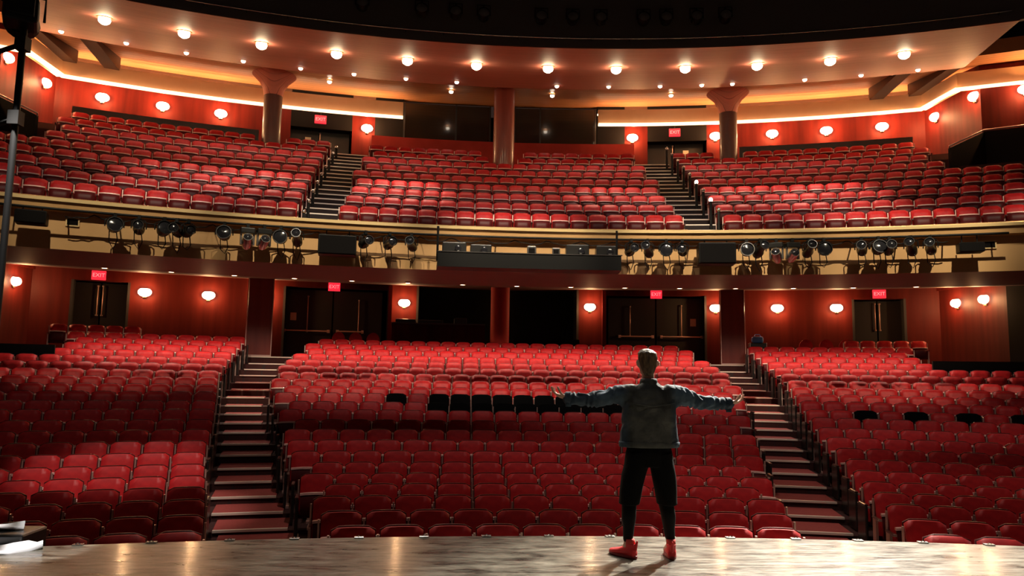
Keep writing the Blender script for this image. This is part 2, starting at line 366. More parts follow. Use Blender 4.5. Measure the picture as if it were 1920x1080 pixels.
# tapered ceiling beams near the corners
for s in (-1, 1):
    for t, t2, wd, r0 in ((22.6, 21.3, .6, 37.5), (24.9, 23.2, .5, 38.0)):
        mb = MB(); a = P(r0, s*t, 0); b_ = P(40.5, s*t2, 0); d = (b_-a).normalized(); nx = Vector((-d.y, d.x, 0))*wd/2
        vs = [a-nx*.8, a+nx*.8, b_+nx*.8, b_-nx*.8]
        mb.add([(v.x, v.y, z) for v, z in zip(vs, (12.72, 12.72, 12.56, 12.56))]+[(v.x, v.y, 13.1) for v in vs], [(0, 1, 2, 3), (4, 5, 6, 7), (0, 1, 5, 4), (1, 2, 6, 5), (2, 3, 7, 6), (3, 0, 4, 7)])
        struct(mb.build('trim_7', BEAMM))

# doors
def double_door(n, t, half, R, z0, z1, rods, papers, bars):
    d = MB(); d.ring([(R, z0), (R, z1), (R+.05, z1), (R+.05, z0)], t-half, t-.04, 3)
    root = struct(d.build('door_%d' % n, DOORD))
    mb = MB(); mb.ring([(R, z0), (R, z1), (R+.05, z1), (R+.05, z0)], t+.04, t+half, 3); mb.build('door_leaf', DOORD, root)
    for rt in rods:
        mb = MB(); mb.tube([P(R-.1, rt, rods[rt][0]), P(R-.1, rt, rods[rt][1])], .022, 8); mb.box((0, 0, 0), (.06, .1, .05), T=Matrix.Translation(P(R-.05, rt, rods[rt][0]+.02))); mb.box((0, 0, 0), (.06, .1, .05), T=Matrix.Translation(P(R-.05, rt, rods[rt][1]-.02)))
        mb.build('door_handle', METAL, root, True)
    for a, b_, z in bars:
        mb = MB(); mb.tube([P(R-.12, a+(b_-a)*i/4, z) for i in range(5)], .03, 8); mb.box((0, 0, 0), (.1, .12, .12), T=Matrix.Translation(P(R-.07, a, z))); mb.box((0, 0, 0), (.1, .12, .12), T=Matrix.Translation(P(R-.07, b_, z)))
        mb.build('push_bar', METAL, root)
    for pt, z in papers:
        mb = MB(); mb.box((0, 0, 0), (.24, .01, .32), T=Matrix.Translation(P(R-.02, pt, z)) @ Matrix.Rotation(-rad(pt), 4, 'Z')); mb.build('notice', PAPER, root)
    return root
double_door(1, -9.4, 2.75, 42, LAND, 4.85, {-10.77: (3.1, 4.6), -7.95: (2.8, 4.5)}, [(-11.54, 3.73)], [(-12.0, -9.6, 3.15), (-9.1, -7.7, 3.16)])
double_door(2, 9.3, 2.75, 42, LAND, 4.85, {7.8: (3.2, 4.5), 10.75: (3.2, 4.55)}, [(11.42, 3.82)], [(9.6, 11.9, 3.2), (7.2, 9.1, 3.2)])
double_door(3, -21.2, 1.25, 42, LAND, 4.7, {-21.33: (3.45, 4.6), -21.1: (3.45, 4.6)}, [], [])
double_door(4, 21.3, 1.25, 42, LAND, 4.7, {21.4: (3.5, 4.6), 21.17: (3.5, 4.6)}, [], [])
double_door(5, -10.6, 1.7, 42, BLAND, 11.65, {-10.56: (11.1, 11.55)}, [(-11.22, 11.18)], [])
double_door(6, 10.4, 1.7, 42, BLAND, 11.65, {10.32: (11.1, 11.55)}, [(11.1, 11.18)], [])

# columns
def column(t, R, z0, z1, rd, m, label, cap):
    root = empty('column', P(R, t, z0), -rad(t), label, 'column')
    h = z1-z0
    mb = MB(); mb.lathe([(rd, 0), (rd, h)], 28); mb.build('shaft', m, root, True, 40)
    if cap:
        mb = MB(); mb.lathe([(rd*1.02, h-cap), (rd*1.15, h-cap*.7), (rd*1.6, h-cap*.35), (rd*2.4, h-.02)], 32, capb=False, capt=False); mb.build('capital', SOFW, root, True)
    mb = MB(); mb.lathe([(rd+.03, 0), (rd+.03, .16), (rd+.005, .2)], 28, capt=False); mb.build('base', BLACKSAT, root, True, 40)
    return root
column(-13.1, 39.05, BLAND-.5, 12.75, .34, COLD, 'round dark column on the balcony behind the left block of seats', .85)
column(13.1, 39.05, BLAND-.5, 12.75, .34, COLD, 'round dark column on the balcony behind the right block of seats', .85)
column(0, 38.3, BZ[7], 12.62, .41, COLW, 'round red-brown column rising out of the centre balcony seats', 0)
column(0, 38.75, LAND-.28, 5.0, .36, mat('bright_red_column', (.42, .03, .022), .6, spec=.1), 'round red wooden column behind the centre block of the stalls', 0)
def square_column(t, label):
    root = empty('column', P(38.9, t, LAND), -rad(t), label, 'column')
    mb = MB(); mb.box((0, 0, 1.5), (.86, .7, 3.0), bev=.03); mb.build('shaft', COLW, root)
    mb = MB()
    for x in (-.44, .44): mb.box((x, -.36, 1.5), (.03, .03, 3.0))
    mb.box((0, -.36, .04), (.9, .03, .05)); mb.build('corner_trim', METAL, root)
square_column(-13.15, 'square wooden column at the top of the left stalls aisle')
square_column(13.1, 'square wooden column at the top of the right stalls aisle')

# mixing desk counter and dark bays at the back of the stalls
root = empty('mixing_desk', P(39.75, -3.4, LAND), rad(3.4), 'wood-fronted sound mixing counter with black equipment behind the centre stalls seats', 'desk')
T0 = root.matrix_basis.inverted() if False else (Matrix.Translation(P(39.75, -3.4, LAND)) @ Matrix.Rotation(rad(3.4), 4, 'Z')).inverted()
mb = MB(); mb.ring([(39.6, LAND), (39.6, 3.42), (39.75, 3.42), (39.75, LAND)], -6.1, -.8, 8); mb.v = [tuple(T0 @ Vector(v)) for v in mb.v]; mb.build('counter_front', WALLW, root)
mb = MB(); mb.ring([(39.55, 3.42), (39.55, 3.47), (40.4, 3.47), (40.4, 3.42)], -6.1, -.8, 8); mb.v = [tuple(T0 @ Vector(v)) for v in mb.v]; mb.build('counter_top', ARMW, root)
for t, sx, h, lb in ((-5.3, .8, .14, 'long flat black console at the left end of the mixing counter'), (-3.9, 1.0, .12, 'wide black console in the middle of the mixing counter'), (-2.2, .5, .22, 'small black screen unit on the right part of the mixing counter')):
    r2 = empty('console', P(39.95, t, 3.47), -rad(t), lb, 'console', 'consoles on the mixing counter')
    mb = MB(); mb.box((0, 0, h/2), (sx, .5, h), bev=.015); mb.build('housing', BLACKSAT, r2)
    mb = MB(); mb.box((0, -.1, h+.006), (sx*.8, .06, .014)); mb.build('control_strip', CHROME, r2)
mb = MB(); mb.ring([(40.2, LAND), (40.2, 2.95), (40.35, 2.95), (40.35, LAND)], .9, 4.7, 6); struct(mb.build('wall_rear', DARKV))

# dark low walls: boxes at the rear corners of the stalls, rear of the balcony side blocks, sloping balcony parapets
for s in (-1, 1):
    mb = MB(); a, b_ = sorted((s*22.0, s*30))
    mb.ring([(34.6, .8), (34.6, 2.15), (34.75, 2.15), (34.75, .8)], a, b_, 12); struct(mb.build('wall_side_box', DARKV))
    a, b_ = sorted((s*13.8, s*22.9))
    mb = MB(); mb.ring([(39.62, 9.4), (39.62, 10.72), (39.76, 10.72), (39.76, 9.4)], a, b_, 12); struct(mb.build('wall_rear', BLACKSAT))
    ps = [P(37.2, s*24.0, 0), P(38.2, s*25.9, 0), P(37.0, s*29, 0)]; tops = [9.5, 10.25, 9.95]
    for i in range(2):
        a, b_ = ps[i], ps[i+1]; d = (b_-a).normalized(); nn = Vector((-d.y, d.x, 0))*.06
        mb = MB(); mb.add([a-nn+Vector((0, 0, 7.8)), b_-nn+Vector((0, 0, 7.8)), b_+nn+Vector((0, 0, 7.8)), a+nn+Vector((0, 0, 7.8)),
                a-nn+Vector((0, 0, tops[i])), b_-nn+Vector((0, 0, tops[i+1])), b_+nn+Vector((0, 0, tops[i+1])), a+nn+Vector((0, 0, tops[i]))],
               [(0, 1, 2, 3), (4, 5, 6, 7), (0, 1, 5, 4), (1, 2, 6, 5), (2, 3, 7, 6), (3, 0, 4, 7)])
        struct(mb.build('wall_side_box', DARKV))
    h = empty('handrail', ps[1]+Vector((0, 0, 10.0)), 0, 'steel handrail on the sloping dark parapet at the %s end of the balcony' % ('left' if s < 0 else 'right'), 'handrail')
    mb = MB(); off = -h.location
    mb.tube([Vector((p.x, p.y, z+.07))+off for p, z in zip(ps, tops)], .03, 8); mb.build('rail', METAL, h, True)
    for p, z in zip(ps, tops): mb = MB(); mb.tube([Vector((p.x, p.y, z-.05))+off, Vector((p.x, p.y, z+.07))+off], .015, 6); mb.build('bracket', BLACK, h)

# ------------------------------------------------------------------ aisle stairs
def lerp_tab(tab, x):
    if x <= tab[0][0]: return tab[0][1]
    for (a, b_), (c, d) in zip(tab, tab[1:]):
        if x <= c: return b_+(d-b_)*(x-a)/(c-a)
    return tab[-1][1]
CEN = [(18.9, 8.7), (20.7, 9.1), (23.4, 9.9), (25.2, 10.7), (27.9, 11.1), (29.7, 11.7), (31.5, 11.95), (33.3, 11.85), (35.1, 11.3), (36.9, 10.55), (37.8, 10.1)]
SID = [(18.9, 12.3), (24.5, 13.8), (27, 13.95), (32.5, 14.5), (35, 14.2), (37.8, 13.75), (38.7, 13.6)]
def stairs(s, label):
    root = empty('aisle_stairs', P(20, s*12, -1.16), 0, label, 'stairs')
    off = -root.location
    for k in range(3, 22):
        r0 = RK[k]-.62; r1 = (RK[k+1] if k < 21 else 38.97)-.62
        a, b_ = sorted((s*(lerp_tab(CEN, r0)+.45), s*(lerp_tab(SID, r0)-.35)))
        z = ZF[k]+.03
        mb = MB(); mb.ring([(r0, ZF[k-1]), (r0, z-.03), (r0+.01, z-.03), (r0+.01, ZF[k-1])], a, b_, 5, 0)
        mb.ring([(r0-.01, z-.035), (r0-.01, z), (r1, z), (r1, z-.035)], a, b_, 5, 1)
        mb.ring([(r0-.02, z-.03), (r0-.02, z+.006), (r0+.045, z+.006), (r0+.045, z-.03)], a, b_, 5, 2)
        mb.v = [tuple(Vector(v)+off) for v in mb.v]
        mb.build('step', [RISER, TREAD, NOSE], root)
    # landing edge
    a, b_ = sorted((s*11.4, s*13.6)); mb = MB(); mb.ring([(38.33, LAND-.03), (38.33, LAND+.01), (38.4, LAND+.01), (38.4, LAND-.03)], a, b_, 4)
    mb.v = [tuple(Vector(v)+off) for v in mb.v]; mb.build('landing_edge', NOSE, root)
stairs(-1, 'red carpeted aisle stairs with pale nosings left of the centre stalls block')
stairs(1, 'red carpeted aisle stairs with pale nosings right of the centre stalls block')
def bal_edge(R): return lerp_tab([(31.3, 9.05), (38.9, 7.75)], R), lerp_tab([(31.3, 11.0), (38.9, 9.75)], R)
def balcony_stairs(s, label):
    root = empty('balcony_stairs', P(31, s*10, 5.27), 0, label, 'stairs'); off = -root.location
    R = BR[0]-.62+.3; z = BZ[0]
    for k in range(18):
        r0 = 30.98+.475*k; r1 = r0+.475; z1 = BZ[0]+.2575*(k+1)
        ia, ib = bal_edge(r0); a, b_ = sorted((s*(ia+.02), s*(ib-.02)))
        mb = MB(); mb.ring([(r0, z1-.5), (r0, z1-.02), (r0+.02, z1-.02), (r0+.02, z1-.5)], a, b_, 3, 0)
        mb.ring([(r0, z1-.03), (r0, z1), (r1+.02, z1), (r1+.02, z1-.03)], a, b_, 3, 1)
        mb.ring([(r0-.015, z1-.03), (r0-.015, z1+.006), (r0+.05, z1+.006), (r0+.05, z1-.03)], a, b_, 3, 2)
        mb.v = [tuple(Vector(v)+off) for v in mb.v]
        mb.build('step', [RISER, TREADB, NOSE], root)
balcony_stairs(-1, 'steep brown balcony stairs left of the centre balcony seats')
balcony_stairs(1, 'steep brown balcony stairs right of the centre balcony seats')

# ------------------------------------------------------------------ theatre seats
def seat_back(nx=8, nz=7):
    """cushion: padded front with a lumbar swell, rounded top; returns MB"""
    vs = []; fs = []
    z0 = .36
    def top(u): return .955-.012*u*u-.034*max(0, (abs(u)-.80)/.20)**2.2
    for side in (0, 1):
        for j in range(nz+1):
            v = j/nz
            for i in range(nx+1):
                u = -1+2*i/nx; z = z0+v*(top(u)-z0); x = .252*u*(1-.03*v)
                lean = .13*(z-z0)/.6
                if side == 0:
                    edge = max(0, abs(u)-.75)/.25; e2 = max(0, v-.85)/.15
                    y = lean-.035-.04*math.exp(-((z-.58)/.15)**2)*(1-.6*u*u)+.03*edge**2+.025*e2**2+.012*u*u*-1
                else:
                    y = lean+.035+.01*(1-u*u)
                vs.append((x, y, z))
    m = (nx+1)*(nz+1)
    for j in range(nz):
        for i in range(nx):
            a = j*(nx+1)+i
            fs.append((a, a+1, a+nx+2, a+nx+1)); fs.append((m+a, m+a+nx+1, m+a+nx+2, m+a+1))
    for j in range(nz):
        a = j*(nx+1); fs.append((a, a+nx+1, m+a+nx+1, m+a)); a += nx; fs.append((a, m+a, m+a+nx+1, a+nx+1))
    for i in range(nx):
        a = nz*(nx+1)+i; fs.append((a, a+1, m+a+1, m+a)); fs.append((i, m+i, m+i+1, i+1))
    return vs, fs
def back_shell(nx=6, nz=5):
    vs = []; fs = []; z0 = .30
    for side in (0, 1):
        for j in range(nz+1):
            v = j/nz
            for i in range(nx+1):
                u = -1+2*i/nx; zt = .968-.012*u*u-.034*max(0, (abs(u)-.80)/.20)**2.2
                z = z0+v*(zt-z0); x = .262*u*(1-.03*v); y = .13*(z-.36)/.6+(.036 if side == 0 else .062+.012*(1-u*u))
                vs.append((x, y, z))
    m = (nx+1)*(nz+1)
    for j in range(nz):
        for i in range(nx):
            a = j*(nx+1)+i; fs.append((a, a+1, a+nx+2, a+nx+1)); fs.append((m+a, m+a+nx+1, m+a+nx+2, m+a+1))
    for j in range(nz):
        a = j*(nx+1); fs.append((a, a+nx+1, m+a+nx+1, m+a)); a += nx; fs.append((a, m+a, m+a+nx+1, a+nx+1))
    for i in range(nx):
        a = nz*(nx+1)+i; fs.append((a, a+1, m+a+1, m+a)); fs.append((i, m+i, m+i+1, i+1))
    return vs, fs
def seat_pan(which, nx=6, nl=6):
    """tip-up pan, folded: shell faces the stage, cushion behind it, a pale highlight bead along the top"""
    vs = []; fs = []
    def shell(l, u):    # l along pan 0 hinge .. 1 front edge (top when folded)
        z = .34+.365*l-.012*u*u*l; y = -.115-.085*math.sin(PI*min(1, l*.9+.12))*(1-.15*u*u)-.03*l
        return (.232*u*(1-.1*(1-l)**2), y, z)
    def cush(l, u):
        x, y, z = shell(l, u); return (x*.97, y+.045+.06*math.sin(PI*(l*.8+.1)), z)
    A = shell if which != 'cushion' else (lambda l, u: (shell(l, u)[0]*.96, shell(l, u)[1]+.02, shell(l, u)[2]-.008))
    B = (lambda l, u: (shell(l, u)[0], shell(l, u)[1]+.018, shell(l, u)[2])) if which != 'cushion' else (lambda l, u: (cush(l, u)[0], cush(l, u)[1], cush(l, u)[2]-.01))
    ls = [j/nl for j in range(nl+1)] if which != 'lip' else [.93, .945, .985, 1.02, 1.035]
    if which == 'lip':
        A = lambda l, u: (shell(l, u)[0]*1.02, shell(l, u)[1]-(.006 if l < .94 or l > 1.03 else .020), shell(l, u)[2]); B = lambda l, u: (cush(l, u)[0]*1.02, cush(l, u)[1]+.004, cush(l, u)[2]-.004)
    nl = len(ls)-1
    for f in (A, B):
        for l in ls:
            for i in range(nx+1): vs.append(f(l, -1+2*i/nx))
    m = (nx+1)*(nl+1)
    for j in range(nl):
        for i in range(nx):
            a = j*(nx+1)+i; fs.append((a, a+1, a+nx+2, a+nx+1)); fs.append((m+a, m+a+nx+1, m+a+nx+2, m+a+1))
    for j in range(nl):
        a = j*(nx+1); fs.append((a, a+nx+1, m+a+nx+1, m+a)); a += nx; fs.append((a, m+a, m+a+nx+1, a+nx+1))
    for i in range(nx):
        a = nl*(nx+1)+i; fs.append((a, a+1, m+a+1, m+a)); fs.append((i, m+i, m+i+1, i+1))
    return vs, fs
def standard(x):
    mb = MB()
    mb.box((x, .0, .3), (.035, .16, .6)); mb.box((x, -.0, .02), (.06, .3, .04))
    mb.box((x, .09, .73), (.022, .035, .3)); mb.box((x, -.245, .615), (.046, .014, .03))
    return mb
def arm(x):
    mb = MB(); mb.box((x, -.07, .615), (.05, .34, .035), bev=.014); return mb
def make_seat(with_right, cover=False):
    root = bpy.data.objects.new('theatre_seat', None); C.objects.link(root); root.empty_display_size = .1
    bm_, sm, lm = (BLACKCLOTH, BLACKCLOTH, BLACKCLOTH) if cover else (RED, SHELL, RIMLIP)
    MB().add(*seat_back()).build('backrest', bm_, root, True, 60)
    MB().add(*back_shell()).build('back_shell', sm, root, True, 60)
    p = MB().add(*seat_pan('shell')).build('seat', sm, root, True, 60)
    MB().add(*seat_pan('cushion')).build('seat_cushion', bm_, p, True, 60)
    MB().add(*seat_pan('lip')).build('seat_edge_highlight', lm, p, True, 60)
    standard(-.275).build('standard', METAL, root); arm(-.275).build('armrest', ARMW, root)
    if with_right:
        standard(.275).build('standard', METAL, root); arm(.275).build('armrest', ARMW, root)
    return root
proto = {(False, False): make_seat(False), (True, False): make_seat(True), (False, True): make_seat(False, True)}
unused = set(proto)
# low-detail mesh of the same seat for the far ones
def far_mesh(endright):
    mb = MB(); mb.add(*seat_back(6, 5), 0); mb.add(*back_shell(4, 2), 1); mb.add(*seat_pan('shell', 4, 3), 1); mb.add(*seat_pan('lip', 4), 2); mb.add(*seat_pan('cushion', 4, 3), 0)
    for x in ((-.275, .275) if endright else (-.275,)):
        mb.box((x, 0, .3), (.035, .16, .6), 3); mb.box((x, .09, .73), (.022, .035, .3), 3); mb.box((x, -.07, .615), (.05, .34, .035), 4)
    return mb
FM = {False: far_mesh(False), True: far_mesh(True)}

seats = []      # (level, block, row, index, count, loc, theta, cover)
PITCH = .55
def add_row(level, block, row, R, z, t0, t1, stag):
    arc = rad(t1-t0)*R; n = int(round(arc/PITCH-(.5 if stag else 0)))
    if n < 1: return
    tm = (t0+t1)/2; step = math.degrees(PITCH/R)
    base = tm-step*(n-1)/2
    if block == 'left': base = t1-step*(n-.5)        # keep the aisle end tidy
    if block == 'right': base = t0+step*.5
    for i in range(n):
        seats.append([level, block, row, i, n, P(R, base+step*i, z), base+step*i, False])
for k in range(22):
    R = RK[k]; z = ZF[k]; c = lerp_tab(CEN, R); s_ = lerp_tab(SID, R); out = 29 if k < 16 else (22.0 if k > 17 else 26)
    add_row('stalls', 'centre', k, R, z, -c, c, k % 2)
    add_row('stalls', 'left', k, R, z, -out, -s_, 0)
    add_row('stalls', 'right', k, R, z, s_, out, 0)
add_row('stalls', 'left', 22, 38.75, LAND, -22.8, -18.9, 0)
add_row('stalls', 'right', 22, 38.75, LAND, 18.9, 22.8, 0)
for k in range(9):
    R = BR[k]; z = BZ[k]; ia, ib = bal_edge(R); out = 27.5 if k < 5 else 23.2
    add_row('balcony', 'centre', k, R, z, -ia+.05, ia-.05, k % 2)
    add_row('balcony', 'left', k, R, z, -out, -ib-.1, 0)
    add_row('balcony', 'right', k, R, z, ib+.1, out, 0)
# the seats round the column are left out, as the photograph shows
seats = [q for q in seats if not (q[0] == 'balcony' and q[2] >= 7 and abs(q[5].x) < .75)]
seats = [q for q in seats if not (q[0] == 'balcony' and q[2] == 8 and abs(abs(q[6])-13.1) < 1.0)]
# black covered seats
def covered(q):
    lv, bl, row, i, n, loc, th, _ = q
    if lv != 'stalls': return False
    px = pixel(loc+Vector((0, 0, .9)))
    if bl == 'centre' and row in (11, 12): return -1.95 < loc.x < 2.9 or (row == 12 and (abs(loc.x+3.85) < .2 or abs(loc.x+3.0) < .2))
    if bl == 'right' and row == 11: return i in (2, 4, 6, 8)
    return False
for q in seats: q[7] = covered(q)
def in_view(q):
    px = pixel(q[5]+Vector((0, 0, .93))); return -20 < px[0] < 1940 and px[1] < 1004
vis = [q for q in seats if in_view(q)]
normal = sorted([q for q in vis if not q[7]], key=lambda q: (q[5]-CAM).length)
near = normal[:300]; near_ids = {id(q) for q in near}
far = [q for q in seats if not q[7] and id(q) not in near_ids and -260 < pixel(q[5])[0] < 2180]
cov = [q for q in vis if q[7]]
def place(q, key):
    lv, bl, row, i, n, loc, th, _ = q
    if key in unused: unused.discard(key); o = proto[key]
    else: o = copy_tree(proto[key])
    o.location = loc; o.rotation_euler = (0, 0, -rad(th)+random.uniform(-.008, .008))
    for ch in o.children:
        if ch.name.startswith('seat'): ch.rotation_euler = (random.uniform(-.03, .04), 0, 0)
        if ch.name.startswith('backrest') or ch.name.startswith('back_shell'): pass
    return o
def endword(i, n):
    if i == 0: return 'at the left end'
    if i == n-1: return 'at the right end'
    return ('%s from the left end' % ORD[i]) if i < 24 else 'far along'
for q in near:
    i, n = q[3], q[4]
    o = place(q, (i == n-1, False))
    tag(o, 'red folding theatre seat, %s block, %s row from the stage, %s' % (q[1], ORD[q[2]], endword(i, n)), 'theatre seat', 'red seats in the %s block of the stalls' % q[1])
for q in cov:
    o = place(q, (False, True))
    tag(o, 'black covered theatre seat, %s block, %s row, %s' % (q[1], ORD[q[2]], endword(q[3], q[4])), 'theatre seat', 'black covered seats among the red stalls seats')
for key in unused: bpy.data.objects.remove(proto[key])
big = MB()
for q in far:
    T = Matrix.Translation(q[5]) @ Matrix.Rotation(-rad(q[6])+random.uniform(-.01, .01), 4, 'Z')
    src = FM[q[3] == q[4]-1]; o0 = len(big.v)
    big.v += [tuple(T @ Vector(v)) for v in src.v]; big.f += [tuple(i+o0 for i in f) for f in src.f]; big.m += src.m
me = bpy.data.meshes.new('distant_theatre_seats'); me.from_pydata(big.v, [], big.f)
for m in (RED, SHELL, RIMLIP, METAL, ARMW): me.materials.append(m)
me.polygons.foreach_set('material_index', big.m); me.polygons.foreach_set('use_smooth', [x not in (3, 4) for x in big.m])
o = bpy.data.objects.new('distant_theatre_seats', me); C.objects.link(o)
tag(o, 'red folding theatre seats of the rear stalls and the whole balcony', 'theatre seats', kind='stuff')
print('seats', len(seats), 'near', len(near), 'far', len(far), 'covered', len(cov))

# round-backed loose chairs and a blue bag behind the last rows
def round_chair(R, t, z, label):
    root = empty('round_backed_chair', P(R, t, z), -rad(t), label, 'chair', 'loose chairs behind the last stalls rows')
    vs = []; fs = []; n = 12
    for side in (0, 1):
        for j in range(5):
            for i in range(n+1):
                a = PI*i/n; r_ = j/4
                vs.append((-.25*math.cos(a)*(r_ if j else .001), .1+side*.05-.02*(1-r_), .72+.30*math.sin(a)*r_))
    m = 5*(n+1)
    for j in range(4):
        for i in range(n):
            a = j*(n+1)+i; fs.append((a, a+1, a+n+2, a+n+1)); fs.append((m+a, m+a+n+1, m+a+n+2, m+a+1))
    for i in range(n): a = 4*(n+1)+i; fs.append((a, a+1, m+a+1, m+a))
    mb = MB(); mb.add(vs, fs); mb.box((0, .125, .58), (.5, .05, .3), bev=.02); mb.build('backrest', RED, root, True, 40)
    mb = MB(); mb.box((0, -.1, .46), (.5, .46, .08), bev=.03); mb.build('seat', RED, root)
    for x in (-.21, .21):
        for y in (-.28, .12):
            mb = MB(); mb.tube([(x, y, 0), (x, y, .43)], .015, 6); mb.build('leg', BLACK, root)
for t, l in ((-8.98, 'left'), (-8.05, 'middle'), (-7.09, 'right')):
    round_chair(39.3, t, LAND, 'red round-backed chair behind centre stalls near the left doors, %s of three' % l)
for t, l in ((17.11, 'left'), (18.15, 'middle'), (19.15, 'right')):
    round_chair(39.3, t, LAND, 'red round-backed chair behind the right stalls block, %s of three' % l)
root = empty('bag', P(39.1, 14.5, LAND), -rad(14.5), 'bright blue bag on a dark crate behind the right stalls block', 'bag')
mb = MB(); mb.box((0, 0, .98), (.42, .25, .24), bev=.06); mb.build('body', BLUE, root, True); mb = MB(); mb.tube([(-.12, 0, 1.1), (-.08, 0, 1.18), (.08, 0, 1.18), (.12, 0, 1.1)], .015, 6); mb.build('handle', BLUE, root)
root = empty('crate', P(39.1, 14.5, LAND), -rad(14.5), 'dark flight crate under the blue bag behind the right stalls block', 'crate')
mb = MB(); mb.box((0, 0, .43), (.6, .45, .84), bev=.02); mb.build('body', BLACKSAT, root)
mb = MB()
for x in (-.3, .3):
    for y in (-.225, .225): mb.box((x, y, .43), (.03, .03, .86))
mb.build('edging', METAL, root)

# ------------------------------------------------------------------ lamps
def side_word(t): return 'left' if t < 0 else 'right'
def downlight(R, t, z, rd, m, label, group, energy, spread, tilt=0, aimR=None, slope=.224, flush=False):
    root = empty('ceiling_lamp', P(R, t, z), -rad(t), label, 'ceiling lamp', group)
    T = Matrix.Rotation(math.atan(slope), 4, 'X')
    mb = MB(); mb.lathe([(rd*1.25, .03), (rd*1.25, -.012), (rd*1.02, -.016), (rd*1.0, .02)], 20, T=T, capb=False, capt=False); mb.build('rim', BRASS, root, True, 40)
    mb = MB(); mb.lathe([(rd*.6, .02), (rd*.9, -rd*.05), (rd*.8, -rd*.14), (.001, -rd*.2)] if flush else [(rd*.6, .02), (rd*.95, -rd*.2), (rd*1.02, -rd*.5), (rd*.9, -rd*.85), (rd*.5, -rd*1.15), (.001, -rd*1.22)], 16, capb=False, capt=False); mb.build('bulb', m, root, True)
    if energy:
        aim = (0, (aimR-R) if aimR else 0, -6)
        d = lamp('beam', 'SPOT', (0, -.02, -rd*1.9), energy, WARM, root, aim=None, spot_size=rad(spread), spot_blend=.5, shadow_soft_size=rd*.7)
        d.rotation_euler = Vector(aim).to_track_quat('-Z', 'Y').to_euler()
    return root
BIGT = [-20.8, -17.2, -13.45, -9.6, -5.8, -2.0, 2.0, 5.8, 9.6, 13.45, 17.2, 20.8]
BIGE = [60, 380, 700, 300, 950, 110, 130, 600, 330, 700, 850, 50]
for i, t in enumerate(BIGT):
    k = min(i, 11-i)
    downlight(33, t, 10.8+(33-30.3)*.2215-.01, .16, LAMPB, 'bright round lamp in the red board soffit, %s from the %s end of its curve' % (ORD[k], 'left' if i < 6 else 'right'),
              'large lamps in the upper soffit', BIGE[i], 52, aimR=33.5)
SMT = [-23.2, -20.3, -17.45, -14.6, -11.6, -8.7, -5.8, -2.9, 2.9, 5.9, 8.85, 11.2, 12.9, 16.8, 19.7, 22.5]
for i, t in enumerate(SMT):
    k = min(i, 15-i)
    downlight(36.5, t, 10.8+(36.5-30.3)*.2215-.01, .075, LAMPS, 'small lamp near the rear edge of the red soffit, %s from the %s end' % (ORD[k], 'left' if i < 8 else 'right'),
              'small lamps in the upper soffit', (20, 40, 70, 110, 100, 90, 90, 25, 60, 110, 90, 80, 90, 90, 40, 20)[i], 70, aimR=36.6)
for t, l in ((-10.1, 'far left'), (-3.1, 'centre left'), (2.9, 'centre right'), (9.9, 'far right')):
    downlight(39.3, t, 12.87, .085, LAMPS, 'small lamp in the amber ceiling boards, %s of the four' % l, 'small lamps in the amber ceiling', 30, 60, slope=.1)
LOWT = [-20.14+2.958*i for i in range(15)]
for i in range(15):
    t = LOWT[i]; k = min(i, 14-i)
    downlight(34.2, t, 4.40, .085, LAMPS, 'small recessed lamp under the balcony, %s from the %s end' % (ORD[k], 'left' if i < 8 else 'right') if i != 7 else 'small recessed lamp under the balcony, the middle one of fifteen',
              'recessed lamps under the balcony', 185, 140, aimR=35.0, slope=.03, flush=True)

def sconce(loc, rz, label, group, e=34):
    root = empty('wall_sconce', loc, rz, label, 'wall lamp', group)
    mb = MB(); mb.box((0, -.02, -.02), (.14, .04, .34), bev=.01); mb.tube([(0, -.03, -.05), (0, -.16, -.12)], .018, 8); mb.build('bracket', BRASS, root)
    mb = MB(); n = 14; vs = []; fs = []
    for j in range(9):
        a = j/8*PI*.78
        for i in range(n+1):
            b_ = PI*i/n; r_ = .24*math.sin(a)+.001
            vs.append((-r_*math.cos(b_), -.04-r_*.75*math.sin(b_), .03-.17*math.cos(a)))
    for j in range(8):
        for i in range(n): p = j*(n+1)+i; fs.append((p, p+1, p+n+2, p+n+1))
    mb.add(vs, fs); mb.build('glass_shade', LAMPW, root, True)  # shade drawn oversize to take in the lamp's bloom
    lamp('bulb_light', 'POINT', (0, -.36, .02), e*4.8, (1, .50, .20), root, shadow_soft_size=.08)
    return root
g = 'wall sconces at the back of the balcony'
for s in (-1, 1):
    sd = side_word(s)
    for t, l in ((7.9, 'balcony sconce beside the control room windows, %s side'), (12.75, 'balcony sconce just behind the round %s column'), (15.95, 'balcony sconce, first outward of the round %s column'),
                 (18.9, 'balcony sconce, second outward of the round %s column'), (21.8, 'balcony sconce, last before the %s corner')):
        if t == 12.75 and s < 0: continue
        sconce(P(41.48, s*t, 11.75), -rad(s*t), 'glowing '+l % sd, g)
    sconce((s*16.83, 27.18, 11.75), -s*PI/2, 'glowing balcony sconce on the %s side wall, nearest the corner' % sd, g)
    sconce((s*16.87, 24.98, 11.75), -s*PI/2, 'glowing balcony sconce on the %s side wall, nearer the stage' % sd, g)
    sconce((s*18.15, 24.2, 11.75), -s*(PI/2-1.15), 'glowing balcony sconce at the far %s end past the bend' % sd, g)
g = 'wall sconces at the back of the stalls'
